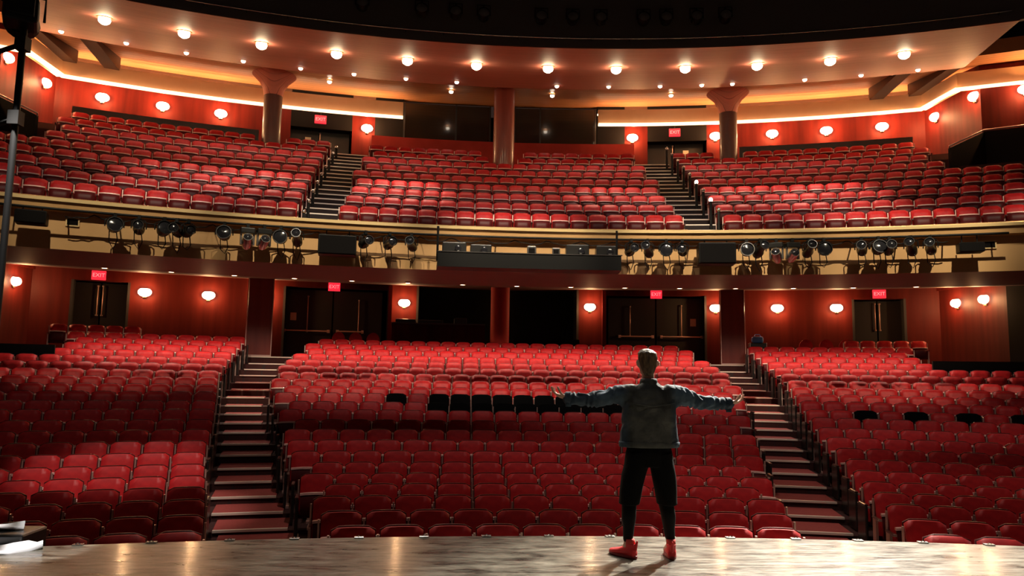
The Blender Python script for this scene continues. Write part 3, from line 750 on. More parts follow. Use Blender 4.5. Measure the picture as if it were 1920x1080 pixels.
for s in (-1, 1):
    sd = side_word(s)
    for t, l in ((5.4, 'stalls sconce on the narrow red panel %s of the mixing bays'), (12.6, 'stalls sconce half behind the square %s column'), (15.98, 'stalls sconce, first outward of the square %s column'), (19.1, 'stalls sconce, second outward of the square %s column')):
        if t == 12.6 and s < 0: t = 13.0
        sconce(P(41.28, s*t, 4.35), -rad(s*t), 'glowing '+l % sd, g, 26)
    sconce((s*16.92, 26.6, 4.4), -s*PI/2, 'glowing stalls sconce on the %s side wall, nearest the corner' % sd, g, 26)
    if s > 0: sconce((s*16.93, 25.1, 4.4), -s*PI/2, 'glowing stalls sconce on the right side wall, nearer the stage', g, 26)

# exit signs
def exit_sign(t, R, z, label):
    root = empty('exit_sign', P(R, t, z), -rad(t), label, 'exit sign')
    mb = MB(); mb.box((0, 0, 0), (.47, .09, .34), bev=.012); mb.build('housing', EXITR, root)
    mb = MB(); mb.tube([(0, 0, .17), (0, 0, .34)], .02, 6); mb.build('bracket', BLACK, root)
    fc = bpy.data.curves.new('sign_text', 'FONT'); fc.body = 'EXIT'; fc.size = .2; fc.align_x = 'CENTER'; fc.align_y = 'CENTER'; fc.extrude = .004
    fc.materials.append(EXITL); fo = bpy.data.objects.new('lettering_source', fc); C.objects.link(fo)
    me = bpy.data.meshes.new_from_object(fo.evaluated_get(bpy.context.evaluated_depsgraph_get())); bpy.data.objects.remove(fo)
    fo = bpy.data.objects.new('lettering', me); C.objects.link(fo); fo.location = (0, -.05, 0); fo.rotation_euler = (PI/2, 0, 0); fo.parent = root
    return root
exit_sign(-21.27, 41.1, 4.92-.02, 'red EXIT sign over the dark doors at the far left of the stalls')
exit_sign(21.26, 41.1, 4.9, 'red EXIT sign over the dark doors at the far right of the stalls')
exit_sign(-9.36, 41.1, 4.92, 'red EXIT sign over the double doors left of the stalls mixing desk')
exit_sign(9.22, 41.1, 4.92, 'red EXIT sign over the double doors right of the stalls centre')
exit_sign(-10.55, 41.2, 11.9, 'red EXIT sign over the left balcony doorway')
exit_sign(10.36, 41.2, 11.9, 'red EXIT sign over the right balcony doorway')

# ------------------------------------------------------------------ balcony rail, aisle posts
for a, b_, l in ((-29, -11.1, 'left block'), (-9.0, 9.0, 'centre block'), (11.1, 29, 'right block')):
    root = empty('balcony_rail', P(30.3, (a+b_)/2, 5.46), 0, 'low brass rail along the balcony front before the %s' % l, 'rail'); off = -root.location
    mb = MB(); n = int((b_-a)*1.2); mb.tube([P(30.3, a+(b_-a)*i/n, 5.545)+off for i in range(n+1)], .035, 8); mb.build('top_rail', BRASS, root, True)
    n = int((b_-a)/1.75)
    for i in range(n+1):
        t = a+(b_-a)*i/n; mb = MB(); mb.tube([P(30.3, t, 5.45)+off, P(30.3, t, 5.54)+off], .016, 6); mb.build('post', BLACK, root)
def aisle_post(loc, h, lit, label, group):
    root = empty('aisle_post', loc, 0, label, 'aisle post', group)
    mb = MB(); mb.tube([(0, 0, 0), (0, 0, h)], .045, 8); mb.box((0, 0, .03), (.2, .3, .06)); mb.build('pole', BLACK, root)
    mb = MB(); mb.lathe([(.001, h-.02), (.05, h), (.062, h+.05), (.045, h+.1), (.001, h+.12)], 10, capb=False, capt=False); mb.build('lamp_head', STEPL if lit else CHROME, root, True)
for k in range(9):
    ia, ib = bal_edge(BR[k])
    aisle_post(P(BR[k]-.35, ib-.22, BZ[k]), .95, k in (1, 3), 'black aisle post at the right balcony block, %s row from the front' % ORD[k], 'aisle posts beside the right balcony stairs')
    aisle_post(P(BR[k]-.35, -ib+.22, BZ[k]), .55, False, 'short black aisle post at the left balcony block, %s row from the front' % ORD[k], 'aisle posts beside the left balcony stairs')
# black end panels of the stalls rows on the aisle sides
for s in (-1, 1):
    for k in range(4, 22):
        R = RK[k]
        for nm, th in (('outer', s*(lerp_tab(SID, R)-.12)), ('inner', s*(lerp_tab(CEN, R)+.18))):
            if nm == 'inner' and k > 12: continue
            root = empty('row_end_panel', P(R-.08, th, ZF[k]), -rad(th), 'dark end panel, %s row from the stage, on the %s side of the %s aisle' % (ORD[k], nm, side_word(s)), 'end panel', 'dark end panels along the %s stalls aisle' % side_word(s))
            mb = MB(); mb.box((0, 0, .33), (.045, .44, .62), bev=.015); mb.build('panel', BLACKSAT, root)
            mb = MB(); mb.box((0, -.05, .655), (.055, .34, .03), bev=.01); mb.build('armrest', ARMW, root)

# ------------------------------------------------------------------ stage lighting gear on the balcony front
root = empty('lighting_pipe', P(29.42, 0, 5.13), 0, 'long curved black pipe carrying the stage lamps along the balcony front', 'pipe'); off = -root.location
mb = MB(); mb.tube([P(29.42, -23.5+47*i/70, 5.13)+off for i in range(71)], .03, 8); mb.build('tube', BLACK, root, True)
mb = MB()
for i in range(24): t = -23+2*i; mb.tube([P(29.42, t, 5.13)+off, P(29.95, t, 5.22)+off], .018, 6)
mb.build('bracket', BLACK, root)
root = empty('power_cable', P(29.6, 0, 5.05), 0, 'black cable looping below the lighting pipe on the balcony front', 'cable'); off = -root.location
pts = []; 
for i in range(260):
    t = -21+42*i/259; pts.append(P(29.5, t, 5.07-.10*abs(math.sin(t*1.9))-.04*noise.noise(Vector((t*3, 0, 0))))+off)
mb = MB(); mb.tube(pts, .014, 5); mb.build('strand', BLACK, root, True)
def spot_fixture(t, tilt, yaw, kind, label, group):
    root = empty('stage_spotlight' if kind != 'mover' else 'moving_head_light', P(29.40, t, 5.08), -rad(t)+yaw, label, 'stage light', group)
    z0 = -.12
    mb = MB(); mb.box((0, 0, .02), (.07, .09, .1)); mb.build('clamp', BLACK, root)
    if kind == 'mover':
        mb = MB(); mb.box((0, 0, -.12), (.34, .26, .14), bev=.02); mb.build('base', BLACKSAT, root)
        mb = MB(); mb.box((-.15, 0, -.32), (.05, .1, .32), bev=.01); mb.box((.15, 0, -.32), (.05, .1, .32), bev=.01); mb.build('yoke', CHROME, root)
        T = Matrix.Translation((0, 0, -.4)) @ Matrix.Rotation(rad(60+tilt), 4, 'X')
        mb = MB(); mb.lathe([(.09, -.2), (.125, -.1), (.125, .1), (.11, .22)], 16, T=T); mb.build('head', CHROME, root, True, 40)
        mb = MB(); mb.lathe([(.1, .22), (.09, .235), (.001, .25)], 16, T=T, capb=False, capt=False); mb.build('lens', LENS, root, True)
        return
    big = 1.25 if kind == 'par' else 1
    mb = MB(); mb.tube([(-.16*big, 0, -.26), (-.16*big, 0, -.1), (-.1, 0, -.04), (.1, 0, -.04), (.16*big, 0, -.1), (.16*big, 0, -.26)], .014, 6); mb.build('yoke', BLACK, root)
    T = Matrix.Translation((0, 0, -.24)) @ Matrix.Rotation(rad(78+tilt), 4, 'X')
    prof = [(.05, -.3), (.12, -.26), (.13, -.08), (.09, .0), (.085, .3), (.1, .34), (.1, .38)] if kind == 'leko' else [(.06, -.22), (.13, -.12), (.16, 0), (.16, .16)]
    mb = MB(); mb.lathe(prof, 16, T=T, capt=False); mb.build('barrel', BLACKSAT, root, True, 40)
    r_, z_ = prof[-1]
    mb = MB(); mb.lathe([(r_*.95, z_-.03), (r_*.6, z_-.01), (.001, z_)], 16, T=T, capb=False, capt=False); mb.build('lens', LENS, root, True)
    mb = MB(); mb.lathe([(r_+.004, z_-.03), (r_+.02, z_-.03), (r_+.02, z_), (r_+.004, z_)], 16, T=T, capb=False, capt=False); mb.build('lens_rim', CHROME if random.random() < .25 else BLACKSAT, root)
    mb = MB(); mb.tube([(.05, .08, -.3), (.09, .1, -.55), (.02, .12, -.72+.05*math.sin(t*7)), (-.08, .1, -.6), (-.1, .06, -.2), (-.05, 0, 0)], .012, 6); mb.build('cable', BLACK, root, True)
gl = [(-19.0, 'par'), (-18.0, 'leko'), (-16.95, 'par'), (-16.4, 'leko'), (-15.9, 'leko'), (-14.3, 'par'), (-13.25, 'mover'), (-12.5, 'mover'), (-11.7, 'par'), (-10.95, 'leko'), (-7.65, 'leko'), (-6.45, 'leko'), (-5.35, 'leko'),
      (5.9, 'leko'), (6.75, 'leko'), (7.7, 'par'), (8.5, 'leko'), (11.7, 'par'), (12.35, 'leko'), (13.15, 'mover'), (13.9, 'mover'), (14.7, 'leko'), (15.4, 'par'), (17.15, 'leko'), (17.9, 'par'), (18.4, 'leko'), (19.35, 'leko'), (20.2, 'leko')]
nl = [0, 0]
tot = [sum(1 for t, k in gl if t < 0), sum(1 for t, k in gl if t > 0)]
for t, kd in gl:
    s = 0 if t < 0 else 1; i = nl[s]; nl[s] += 1
    j = i if s == 0 else tot[1]-1-i
    spot_fixture(t, random.uniform(-8, 14), random.uniform(-.35, .35), kd, '%s on the balcony front, %s fixture in from the %s end' % ('silver moving head lamp' if kd == 'mover' else ('short wide black spotlight' if kd == 'par' else 'long black spotlight'), ORD[j], side_word(t)), 'stage lights hung along the balcony front')
def speaker_box(t, z, wd, h, dp, label):
    root = empty('loudspeaker', P(29.45, t, z), -rad(t), label, 'loudspeaker')
    mb = MB(); mb.box((0, 0, 0), (wd, dp, h), bev=.03); mb.build('cabinet', BLACK, root)
    mb = MB(); mb.box((0, -dp/2-.01, 0), (wd*.92, .02, h*.9), bev=.006); mb.build('grille', DARKV, root)
    mb = MB(); mb.tube([(-wd*.3, .05, h/2), (-wd*.3, .05, 5.16-z)], .015, 6); mb.tube([(wd*.3, .05, h/2), (wd*.3, .05, 5.16-z)], .015, 6); mb.build('hanger', BLACK, root)
speaker_box(-22.25, 4.88, .62, .30, .45, 'small black loudspeaker at the far left of the balcony front')
speaker_box(-9.0, 4.72, .95, .50, .5, 'large black loudspeaker on the balcony front left of the equipment tray')
speaker_box(10.2, 4.75, .95, .56, .5, 'large black loudspeaker on the balcony front right of the equipment tray')
speaker_box(21.9, 4.80, .55, .24, .4, 'small black loudspeaker at the far right of the balcony front')
for t, l in ((-20.8, 'left'), (22.8, 'right')):
    root = empty('air_vent', P(29.985, t, 4.95), -rad(t), 'small framed air vent in the %s end of the golden balcony front' % l, 'vent')
    wd = .26 if l == 'left' else .42
    mb = MB(); mb.box((0, -.01, .09), (wd, .03, .03)); mb.box((0, -.01, -.09), (wd, .03, .03)); mb.box((-wd/2, -.01, 0), (.03, .03, .2)); mb.box((wd/2, -.01, 0), (.03, .03, .2)); mb.build('frame', GOLDCAP, root)
    mb = MB(); mb.box((0, 0, 0), (wd, .02, .16))
    for q in range(4): mb.box((0, -.012, -.06+q*.04), (wd, .012, .01))
    mb.build('slats', DARKV, root)
# equipment tray in the centre with its boxes
root = empty('equipment_tray', P(29.3, .6, 4.42), 0, 'long black equipment tray hung at the centre of the balcony front', 'tray'); off = -root.location
mb = MB(); mb.ring([(28.95, 4.24), (28.95, 4.62), (29.0, 4.62), (29.0, 4.38), (29.7, 4.38), (29.7, 4.24)], -4.05, 5.3, 20); mb.v = [tuple(Vector(v)+off) for v in mb.v]; mb.build('tray', BLACK, root)
mb = MB(); mb.ring([(28.93, 4.62), (28.93, 4.64), (29.02, 4.64), (29.02, 4.62)], -4.05, 5.35, 20); mb.v = [tuple(Vector(v)+off) for v in mb.v]; mb.build('edge', CHROME, root)
for t in (-4.05, 5.1):
    mb = MB(); mb.tube([P(29.1, t, 4.4)+off, P(29.1, t, 5.3)+off], .03, 8); mb.build('upright', BLACK, root)
for t, wd, h, l in ((-3.2, .62, .30, 'leftmost'), (-1.85, .55, .26, 'second from left'), (3.1, .6, .32, 'second from right'), (4.6, .55, .30, 'rightmost')):
    r2 = empty('projector', P(29.3, t, 4.38+h/2+.01), -rad(t), 'black projector box standing in the balcony tray, %s' % l, 'projector', 'projectors in the balcony tray')
    hh = h+.22
    mb = MB(); mb.box((0, 0, .1), (wd, .42, hh), bev=.02); mb.build('housing', BLACKSAT, r2)
    mb = MB(); mb.lathe([(.085, 0), (.085, .06), (.06, .075)], 16, T=Matrix.Translation((wd*.15, -.2, .2)) @ Matrix.Rotation(PI/2, 4, 'X')); mb.build('lens', LENS, r2, True, 40)
    mb = MB(); mb.box((0, -.0, .1+hh/2+.008), (wd*.9, .3, .014)); mb.build('top_panel', CHROME, r2)
for t, sz, l in ((.75, .2, 'left'), (2.0, .17, 'right')):
    r2 = empty('small_monitor', P(29.15, t, 4.65), -rad(t), 'small pale framed monitor in the balcony tray, %s of the two' % l, 'monitor')
    mb = MB(); mb.box((0, .03, sz/2), (sz*1.2, .08, sz*1.15), bev=.01); mb.build('frame', CHROME, r2)
    mb = MB(); mb.box((0, -.015, sz/2-.01), (sz*.8, .012, sz*.75)); mb.build('screen', DARKV, r2)
# round unlit lamps on the dark upper balcony front
ul = [-8.3, -5.2, -3.4, -1.9, 1.2, 2.9, 4.4, 6.7, 7.9, 9.5, 11.0]
for i, t in enumerate(ul):
    root = empty('unlit_spotlight', P(29.95, t, 11.5), -rad(t), 'unlit round spotlight on the dark upper front, %s from the left' % ORD[i], 'stage light', 'unlit lamps on the dark upper front')
    T = Matrix.Rotation(rad(78), 4, 'X')
    mb = MB(); mb.lathe([(.08, -.2), (.15, -.1), (.16, .16)], 16, T=T, capt=False); mb.build('barrel', BLACKSAT, root, True, 40)
    mb = MB(); mb.lathe([(.15, .13), (.1, .15), (.001, .165)], 16, T=T, capb=False, capt=False); mb.build('lens', LENSU, root, True)
    mb = MB(); mb.tube([(-.18, 0, 0), (-.18, 0, .3), (.18, 0, .3), (.18, 0, 0)], .015, 6); mb.tube([(0, 0, .3), (0, .3, .3)], .02, 6); mb.build('yoke', BLACK, root)
root = empty('upper_pipe', P(30.0, 0, 11.05), 0, 'thin metal pipe just above the lip of the upper soffit', 'pipe'); off = -root.location
mb = MB(); mb.tube([P(30.12, -24.5+49*i/60, 11.02)+off for i in range(61)], .022, 6); mb.build('tube', CHROME, root, True)
mb = MB()
for i in range(25): t = -24+2*i; mb.tube([P(30.12, t, 11.02)+off, P(30.3, t, 11.02)+off], .015, 6)
mb.build('bracket', BLACK, root)

# ------------------------------------------------------------------ lighting boom at the left edge of the stage
bx, by = -5.12, 6.4
root = empty('lighting_boom', (bx, by, 0), 0, 'tall black lighting boom standing at the left edge of the stage', 'lighting stand')
mb = MB(); mb.tube([(0, 0, 0), (0, 0, 6.2)], .028, 10); mb.build('pole', BLACK, root, True, 50)
mb = MB(); mb.lathe([(.11, 0), (.11, .03), (.05, .05), (.04, .12)], 20); mb.build('base', BLACK, root)
for z, dx in ((4.32, -.9), (3.66, -.9), (4.85, -.5)):
    mb = MB(); mb.tube([(0, 0, z), (dx, -.1, z-.42 if z != 4.85 else z+.1)], .022, 8); mb.build('side_arm', BLACK, root)
for z in (4.32, 3.66): mb = MB(); mb.box((0, 0, z), (.09, .09, .12)); mb.build('clamp', BLACK, root)
def box_lamp(z, dx, sc, label, yaw):
    r2 = empty('floodlight', (bx+dx, by-.06, z), yaw, label, 'stage light', 'floodlights on the boom')
    mb = MB(); mb.box((0, 0, 0), (.26*sc, .3*sc, .22*sc), bev=.03*sc); mb.lathe([(.13*sc, 0), (.14*sc, .12*sc)], 16, T=Matrix.Translation((0, .13*sc, 0)) @ Matrix.Rotation(-PI/2, 4, 'X')); mb.build('housing', BLACK, r2)
    mb = MB(); mb.tube([(-.17*sc, 0, -.04), (-.17*sc, 0, .17*sc), (.17*sc, 0, .17*sc), (.17*sc, 0, -.04)], .012, 6); mb.tube([(0, 0, .17*sc), (0, 0, .26*sc)], .02, 6); mb.build('yoke', BLACK, r2)
    mb = MB(); mb.box((0, -.17*sc, 0), (.2*sc, .05*sc, .16*sc), bev=.01); mb.build('rear_cap', BLACK, r2)
box_lamp(4.57, .0, 1.0, 'black floodlight on the boom, the lower one seen whole', .5)
box_lamp(4.99, .12, .85, 'large black floodlight on the boom cut by the top of the picture', -.5)
box_lamp(4.96, -.22, 1.2, 'large black floodlight on the boom in the top left corner', .2)
box_lamp(4.0, -.33, .7, 'small black floodlight at the left picture edge, on the lower side arm', .2)
lamp('added_strip_light', 'SPOT', (bx+.05, by-.3, 4.4), 1100, (1, .95, .9), aim=(bx-.1, by+.5, 0), spot_size=rad(21), spot_blend=.3, shadow_soft_size=.04)  # added spot brightening the white strips; the boom's own lamps are dark
# pale strips put in for the bright reflections under the boom
def strip(pts, wds, z, m, name, label):
    vs = []; fs = []; n = len(pts)
    for i, ((x, y), wd) in enumerate(zip(pts, wds)):
        d = Vector(pts[min(i+1, n-1)])-Vector(pts[max(i-1, 0)]); d.normalize(); nx = Vector((-d.y, d.x))
        for j in range(5):
            q = (j/4-.5)*wd; vs.append((x+nx.x*q, y+nx.y*q, z+.03*math.sin(i*1.3+j)+.02+.03*(j % 2)))
    m0 = len(vs); vs += [(a, b_, c-.012) for a, b_, c in vs]
    for i in range(n-1):
        for j in range(4): a = i*5+j; fs += [(a, a+1, a+6, a+5), (m0+a, m0+a+5, m0+a+6, m0+a+1)]
    for i in range(n-1): fs += [(i*5, i*5+5, m0+i*5+5, m0+i*5), (i*5+4, m0+i*5+4, m0+i*5+9, i*5+9)]
    o = MB().add(vs, fs).build(name, m, None, True); return tag(o, label, 'cloth')
strip([(-5.75, 6.55), (-5.4, 6.68), (-5.2, 6.74), (-5.05, 6.78), (-4.95, 6.84), (-4.85, 6.88)], [.5, .42, .3, .16, .1, .03], .0, WHITEC, 'white_reflection', 'pointed white strip added as a bright reflection, left end of the stage')
strip([(-6.0, 7.02), (-5.6, 7.06), (-5.35, 7.1), (-5.16, 7.14)], [.26, .24, .16, .03], .12, WHITEC, 'white_reflection', 'second white strip added as a reflection, on the amber sheet at far left')
# shallow dark ledge that carries the second reflection strip
mb = MB(); mb.box((-5.9, 7.12, -.02), (1.7, .4, .26), bev=.02); o = mb.build('stage_monitor_box', BLACKSAT); tag(o, 'low black box at the left end of the stage edge under the reflection strip', 'box')
mb = MB(); mb.box((-5.75, 6.9, .125), (.75, .35, .01)); o = mb.build('amber_glow_sheet', AMBERC); tag(o, 'amber sheet added as an orange glow on the low black box, far left', 'sheet')  # amber colour put in for the orange glow beside the white reflections
# steel clips along the stage edge
for i, x in enumerate((-4.63, -4.04, -3.38, -2.81, -2.22, -1.61, -1.01, -.4, .2, .8, 1.39, 2.03, 2.63, 3.24, 3.85, 4.45)):
    y = -16.51+math.sqrt(24*24-x*x)
    root = empty('stage_edge_clip', (x, y, 0), -math.asin(x/24), 'small steel clip on the stage edge, %s from the left' % ORD[i], 'clip', 'steel clips along the stage edge')
    mb = MB(); mb.box((0, -.02, .006), (.09, .05, .012), bev=.003); mb.box((0, .01, -.01), (.09, .012, .04)); mb.build('plate', CHROME, root)
    mb = MB(); mb.tube([(-.02, -.025, .012), (.0, -.025, .024), (.02, -.025, .012)], .004, 5); mb.build('loop', CHROME, root)

# ------------------------------------------------------------------ the performer, seen from behind, arms spread
SKIN = mat('skin', (.62, .36, .26), .5); HAIR = mat('brown_hair', (.045, .025, .012), .5, col2=(.20, .12, .055), scale=60, vec=(1, 1, .2), bump=.5, bscale=90)
DENIM = mat('dark_blue_denim', (.012, .027, .050), .75, col2=(.08, .13, .185), scale=7, detail=6, bump=.5, bscale=22)
FADED = mat('faded_grey_denim', (.045, .048, .046), .7, col2=(.16, .16, .14), scale=4.5, detail=5, bump=.4, bscale=16)
nt = DENIM.node_tree; L = nt.links.new; b = nt.nodes['Principled BSDF']      # the worn back of the jacket fades from blue to grey
tc = nt.nodes.new('ShaderNodeTexCoord'); sp = nt.nodes.new('ShaderNodeSeparateXYZ'); L(tc.outputs['Object'], sp.inputs[0])
ab = nt.nodes.new('ShaderNodeMath'); ab.operation = 'ABSOLUTE'; L(sp.outputs[0], ab.inputs[0])
m2 = nt.nodes.new('ShaderNodeMapRange'); m2.inputs['From Min'].default_value = .17; m2.inputs['From Max'].default_value = .25; L(ab.outputs[0], m2.inputs[0])
n3 = nt.nodes.new('ShaderNodeTexNoise'); n3.inputs['Scale'].default_value = 5; n3.inputs['Detail'].default_value = 6; L(tc.outputs['Object'], n3.inputs['Vector'])
r3 = nt.nodes.new('ShaderNodeValToRGB'); r3.color_ramp.elements[0].position = .38; r3.color_ramp.elements[0].color = (.016, .017, .017, 1); r3.color_ramp.elements[1].position = .66; r3.color_ramp.elements[1].color = (.085, .085, .075, 1); L(n3.outputs['Fac'], r3.inputs[0])
mx = nt.nodes.new('ShaderNodeMixRGB'); src = b.inputs['Base Color'].links[0].from_socket; L(m2.outputs[0], mx.inputs[0]); L(r3.outputs[0], mx.inputs[1]); L(src, mx.inputs[2]); L(mx.outputs[0], b.inputs['Base Color'])
SHORTS = mat('black_cotton', (.004, .0035, .0035), .9, bump=.3, scale=10, spec=.15); LEGG = mat('black_leggings', (.005, .0045, .0045), .7, spec=.2)
SHOE = mat('red_knit', (.75, .018, .025), .5, bump=.3, scale=120); SOLE = mat('dark_red_sole', (.25, .015, .02), .5); SOCK = mat('red_sock', (.6, .05, .04), .8)
EYEW = mat('eye_white', (.8, .8, .78), .2); LIP = mat('lips', (.45, .16, .13), .5)
PX, PY = .385, 6.67
person = empty('person', (PX, PY, 0), 0, 'person seen from behind on the stage, arms spread wide, denim jacket, black shorts, red shoes', 'person')
def loft(rings, n=20, mb=None, cap=True, T=None):
    """rings: (centre, axis-u vector, axis-v vector) ellipses"""
    mb = mb or MB(); vs = []; fs = []
    for c, a, b_ in rings:
        c, a, b_ = Vector(c), Vector(a), Vector(b_)
        for k in range(n): an = 2*PI*k/n; vs.append(c+a*math.cos(an)+b_*math.sin(an))
    for i in range(len(rings)-1):
        for k in range(n): fs.append((i*n+k, i*n+(k+1) % n, (i+1)*n+(k+1) % n, (i+1)*n+k))
    if cap: fs.append(tuple(range(n-1, -1, -1))); fs.append(tuple((len(rings)-1)*n+k for k in range(n)))
    return mb.add(vs, fs, 0, T)
def limb(mb, pts, rs, n=16, flat=1.0):
    """a tapered limb through joints, resampled smoothly"""
    pts = [Vector(p) for p in pts]; out = []; rr = []
    for i in range(len(pts)-1):
        p0 = pts[max(0, i-1)]; p1 = pts[i]; p2 = pts[i+1]; p3 = pts[min(len(pts)-1, i+2)]
        for j in range(6):
            t = j/6; out.append(.5*((2*p1)+(p2-p0)*t+(2*p0-5*p1+4*p2-p3)*t*t+(3*p1-p0-3*p2+p3)*t**3))
            tt = t*t*(3-2*t); rr.append(rs[i]*(1-tt)+rs[i+1]*tt)
    out.append(pts[-1]); rr.append(rs[-1])
    # rounded ends
    d0 = (out[0]-out[1]).normalized(); d1 = (out[-1]-out[-2]).normalized()
    out = [out[0]+d0*rr[0]*.8, out[0]+d0*rr[0]*.5]+out+[out[-1]+d1*rr[-1]*.5, out[-1]+d1*rr[-1]*.8]; rr = [rr[0]*.35, rr[0]*.8]+rr+[rr[-1]*.8, rr[-1]*.35]
    return mb.tube(out, rr, n)
def fuse(mb, name, m, parent, voxel, smooth=4, noise_amp=0, noise_sc=12, cut=None):
    o = mb.build(name+'_src', m)
    md = o.modifiers.new('r', 'REMESH'); md.mode = 'VOXEL'; md.voxel_size = voxel
    if smooth: sm = o.modifiers.new('s', 'SMOOTH'); sm.iterations = smooth; sm.factor = .5
    dg = bpy.context.evaluated_depsgraph_get(); ev = o.evaluated_get(dg); me = bpy.data.meshes.new_from_object(ev)
    if noise_amp:
        bm = bmesh.new(); bm.from_mesh(me); bm.normal_update()
        for v in bm.verts: v.co += v.normal*noise_amp(v.co)
        bm.to_mesh(me); bm.free()
    bpy.data.objects.remove(o); me.materials.clear(); me.materials.append(m)
    me.polygons.foreach_set('use_smooth', [True]*len(me.polygons)); me.name = name
    r_ = bpy.data.objects.new(name, me); C.objects.link(r_); r_.parent = parent; return r_
# joints, relative to the feet midpoint
SHL, SHR = (-.185, 0, 1.435), (.215, 0, 1.435)
ELL, ELR = (-.455, .05, 1.355), (.50, .05, 1.345)
WRL, WRR = (-.715, .10, 1.365), (.775, .10, 1.335)
HIPL, HIPR = (-.095, 0, .88), (.105, 0, .88)
KNL, KNR = (-.16, .03, .48), (.165, .03, .48)
ANL, ANR = (-.185, -.02, .10), (.195, -.02, .10)
# body: one continuous surface with head, neck, torso, arms and legs
b_ = MB()
loft([((.01, 0, .82), (.15, 0, 0), (0, .10, 0)), ((.01, 0, .92), (.165, 0, 0), (0, .105, 0)), ((.01, 0, 1.08), (.14, 0, 0), (0, .09, 0)), ((.01, 0, 1.25), (.165, 0, 0), (0, .105, 0)), ((.01, 0, 1.38), (.17, 0, 0), (0, .10, 0)), ((.01, 0, 1.46), (.11, 0, 0), (0, .08, 0)), ((.008, 0, 1.50), (.06, 0, 0), (0, .06, 0))], 20, b_)
limb(b_, [(.01, 0, 1.44), (.008, .005, 1.52), (.006, .015, 1.60)], [.062, .056, .056])
for sh, el, wr in ((SHL, ELL, WRL), (SHR, ELR, WRR)): limb(b_, [sh, el, wr], [.056, .042, .027])
for hp, kn, an in ((HIPL, KNL, ANL), (HIPR, KNR, ANR)):
    k = Vector(kn); a = Vector(an); limb(b_, [hp, k, k.lerp(a, .3)+Vector((0, -.02, 0)), an], [.082, .056, .054, .036])
    limb(b_, [an, (an[0], an[1]+.12, .04)], [.04, .035])
hc = Vector((.004, .02, 1.685))
loft([((hc.x, hc.y+.02, hc.z-.115), (.035, 0, 0), (0, .045, 0)), ((hc.x, hc.y+.015, hc.z-.09), (.058, 0, 0), (0, .075, 0)), ((hc.x, hc.y+.005, hc.z-.045), (.070, 0, 0), (0, .092, 0)), ((hc.x, hc.y, hc.z), (.075, 0, 0), (0, .097, 0)),
      ((hc.x, hc.y-.003, hc.z+.04), (.074, 0, 0), (0, .096, 0)), ((hc.x, hc.y-.003, hc.z+.075), (.060, 0, 0), (0, .08, 0)), ((hc.x, hc.y, hc.z+.1), (.032, 0, 0), (0, .045, 0)), ((hc.x, hc.y, hc.z+.108), (.01, 0, 0), (0, .012, 0))], 24, b_)
limb(b_, [hc+Vector((0, .095, .005)), hc+Vector((0, .113, -.03))], [.009, .014], 10)          # nose
limb(b_, [hc+Vector((-.028, .088, .028)), hc+Vector((0, .094, .03)), hc+Vector((.028, .088, .028))], [.008, .009, .008], 8)   # brow
limb(b_, [hc+Vector((0, .075, -.095)), hc+Vector((0, .085, -.088))], [.02, .02], 10)           # chin
for s in (-1, 1):
    limb(b_, [hc+Vector((s*.080, .004, .02)), hc+Vector((s*.091, -.004, .014)), hc+Vector((s*.089, -.002, -.012)), hc+Vector((s*.078, .004, -.032))], [.012, .014, .012, .009], 8)   # ears
# hands: palm, four fingers, thumb; palms turned up and forward
def hand(mb, wr, s, lift, spreadf):
    wr = Vector(wr); ax = Vector((s*.93, .28, lift)).normalized()          # along the hand
    side = Vector((0, 1, 0)); side = (side-side.dot(ax)*ax).normalized()   # thumb is towards the back of the hand's near edge
    up = ax.cross(side); up = up if up.z > 0 else -up
    def Q(l, w_, h): return wr+ax*l+side*w_+up*h
    loft([(Q(-.02, 0, 0), side*.028, up*.02), (Q(.02, 0, 0), side*.038, up*.022), (Q(.06, 0, -.002), side*.045, up*.020), (Q(.095, 0, -.002), side*.043, up*.015)], 14, mb)
    for w_, ln, c in ((-.032, .066, .4), (-.011, .078, .32), (.011, .074, .28), (.031, .060, .35)):
        k = spreadf
        limb(mb, [Q(.085, w_, -.002), Q(.085+ln*.45, w_*(1+.35*k), .004+c*.012), Q(.085+ln*.8, w_*(1+.6*k), .012+c*.05), Q(.085+ln, w_*(1+.7*k), .02+c*.085)], [.0105, .0098, .009, .0078], 10)
    limb(mb, [Q(.02, -.03, .0), Q(.05, -.058, .018), Q(.078, -.07, .045), Q(.095, -.07, .064)], [.014, .012, .0105, .008], 10)
hand(b_, WRL, -1, .28, .8); hand(b_, WRR, 1, .18, .3)
body = fuse(b_, 'body', SKIN, person, .0062, 2)
# face details
for s in (-1, 1):
    mb = MB(); mb.lathe([(.001, -.011), (.008, -.008), (.011, 0), (.008, .008), (.001, .011)], 12, T=Matrix.Translation(hc+Vector((s*.030, .083, .008)))); mb.build('eye', EYEW, body, True)
mb = MB(); limb(mb, [hc+Vector((-.022, .090, -.058)), hc+Vector((0, .098, -.056)), hc+Vector((.022, .090, -.058))], [.004, .006, .004], 8); mb.build('mouth', LIP, body, True)
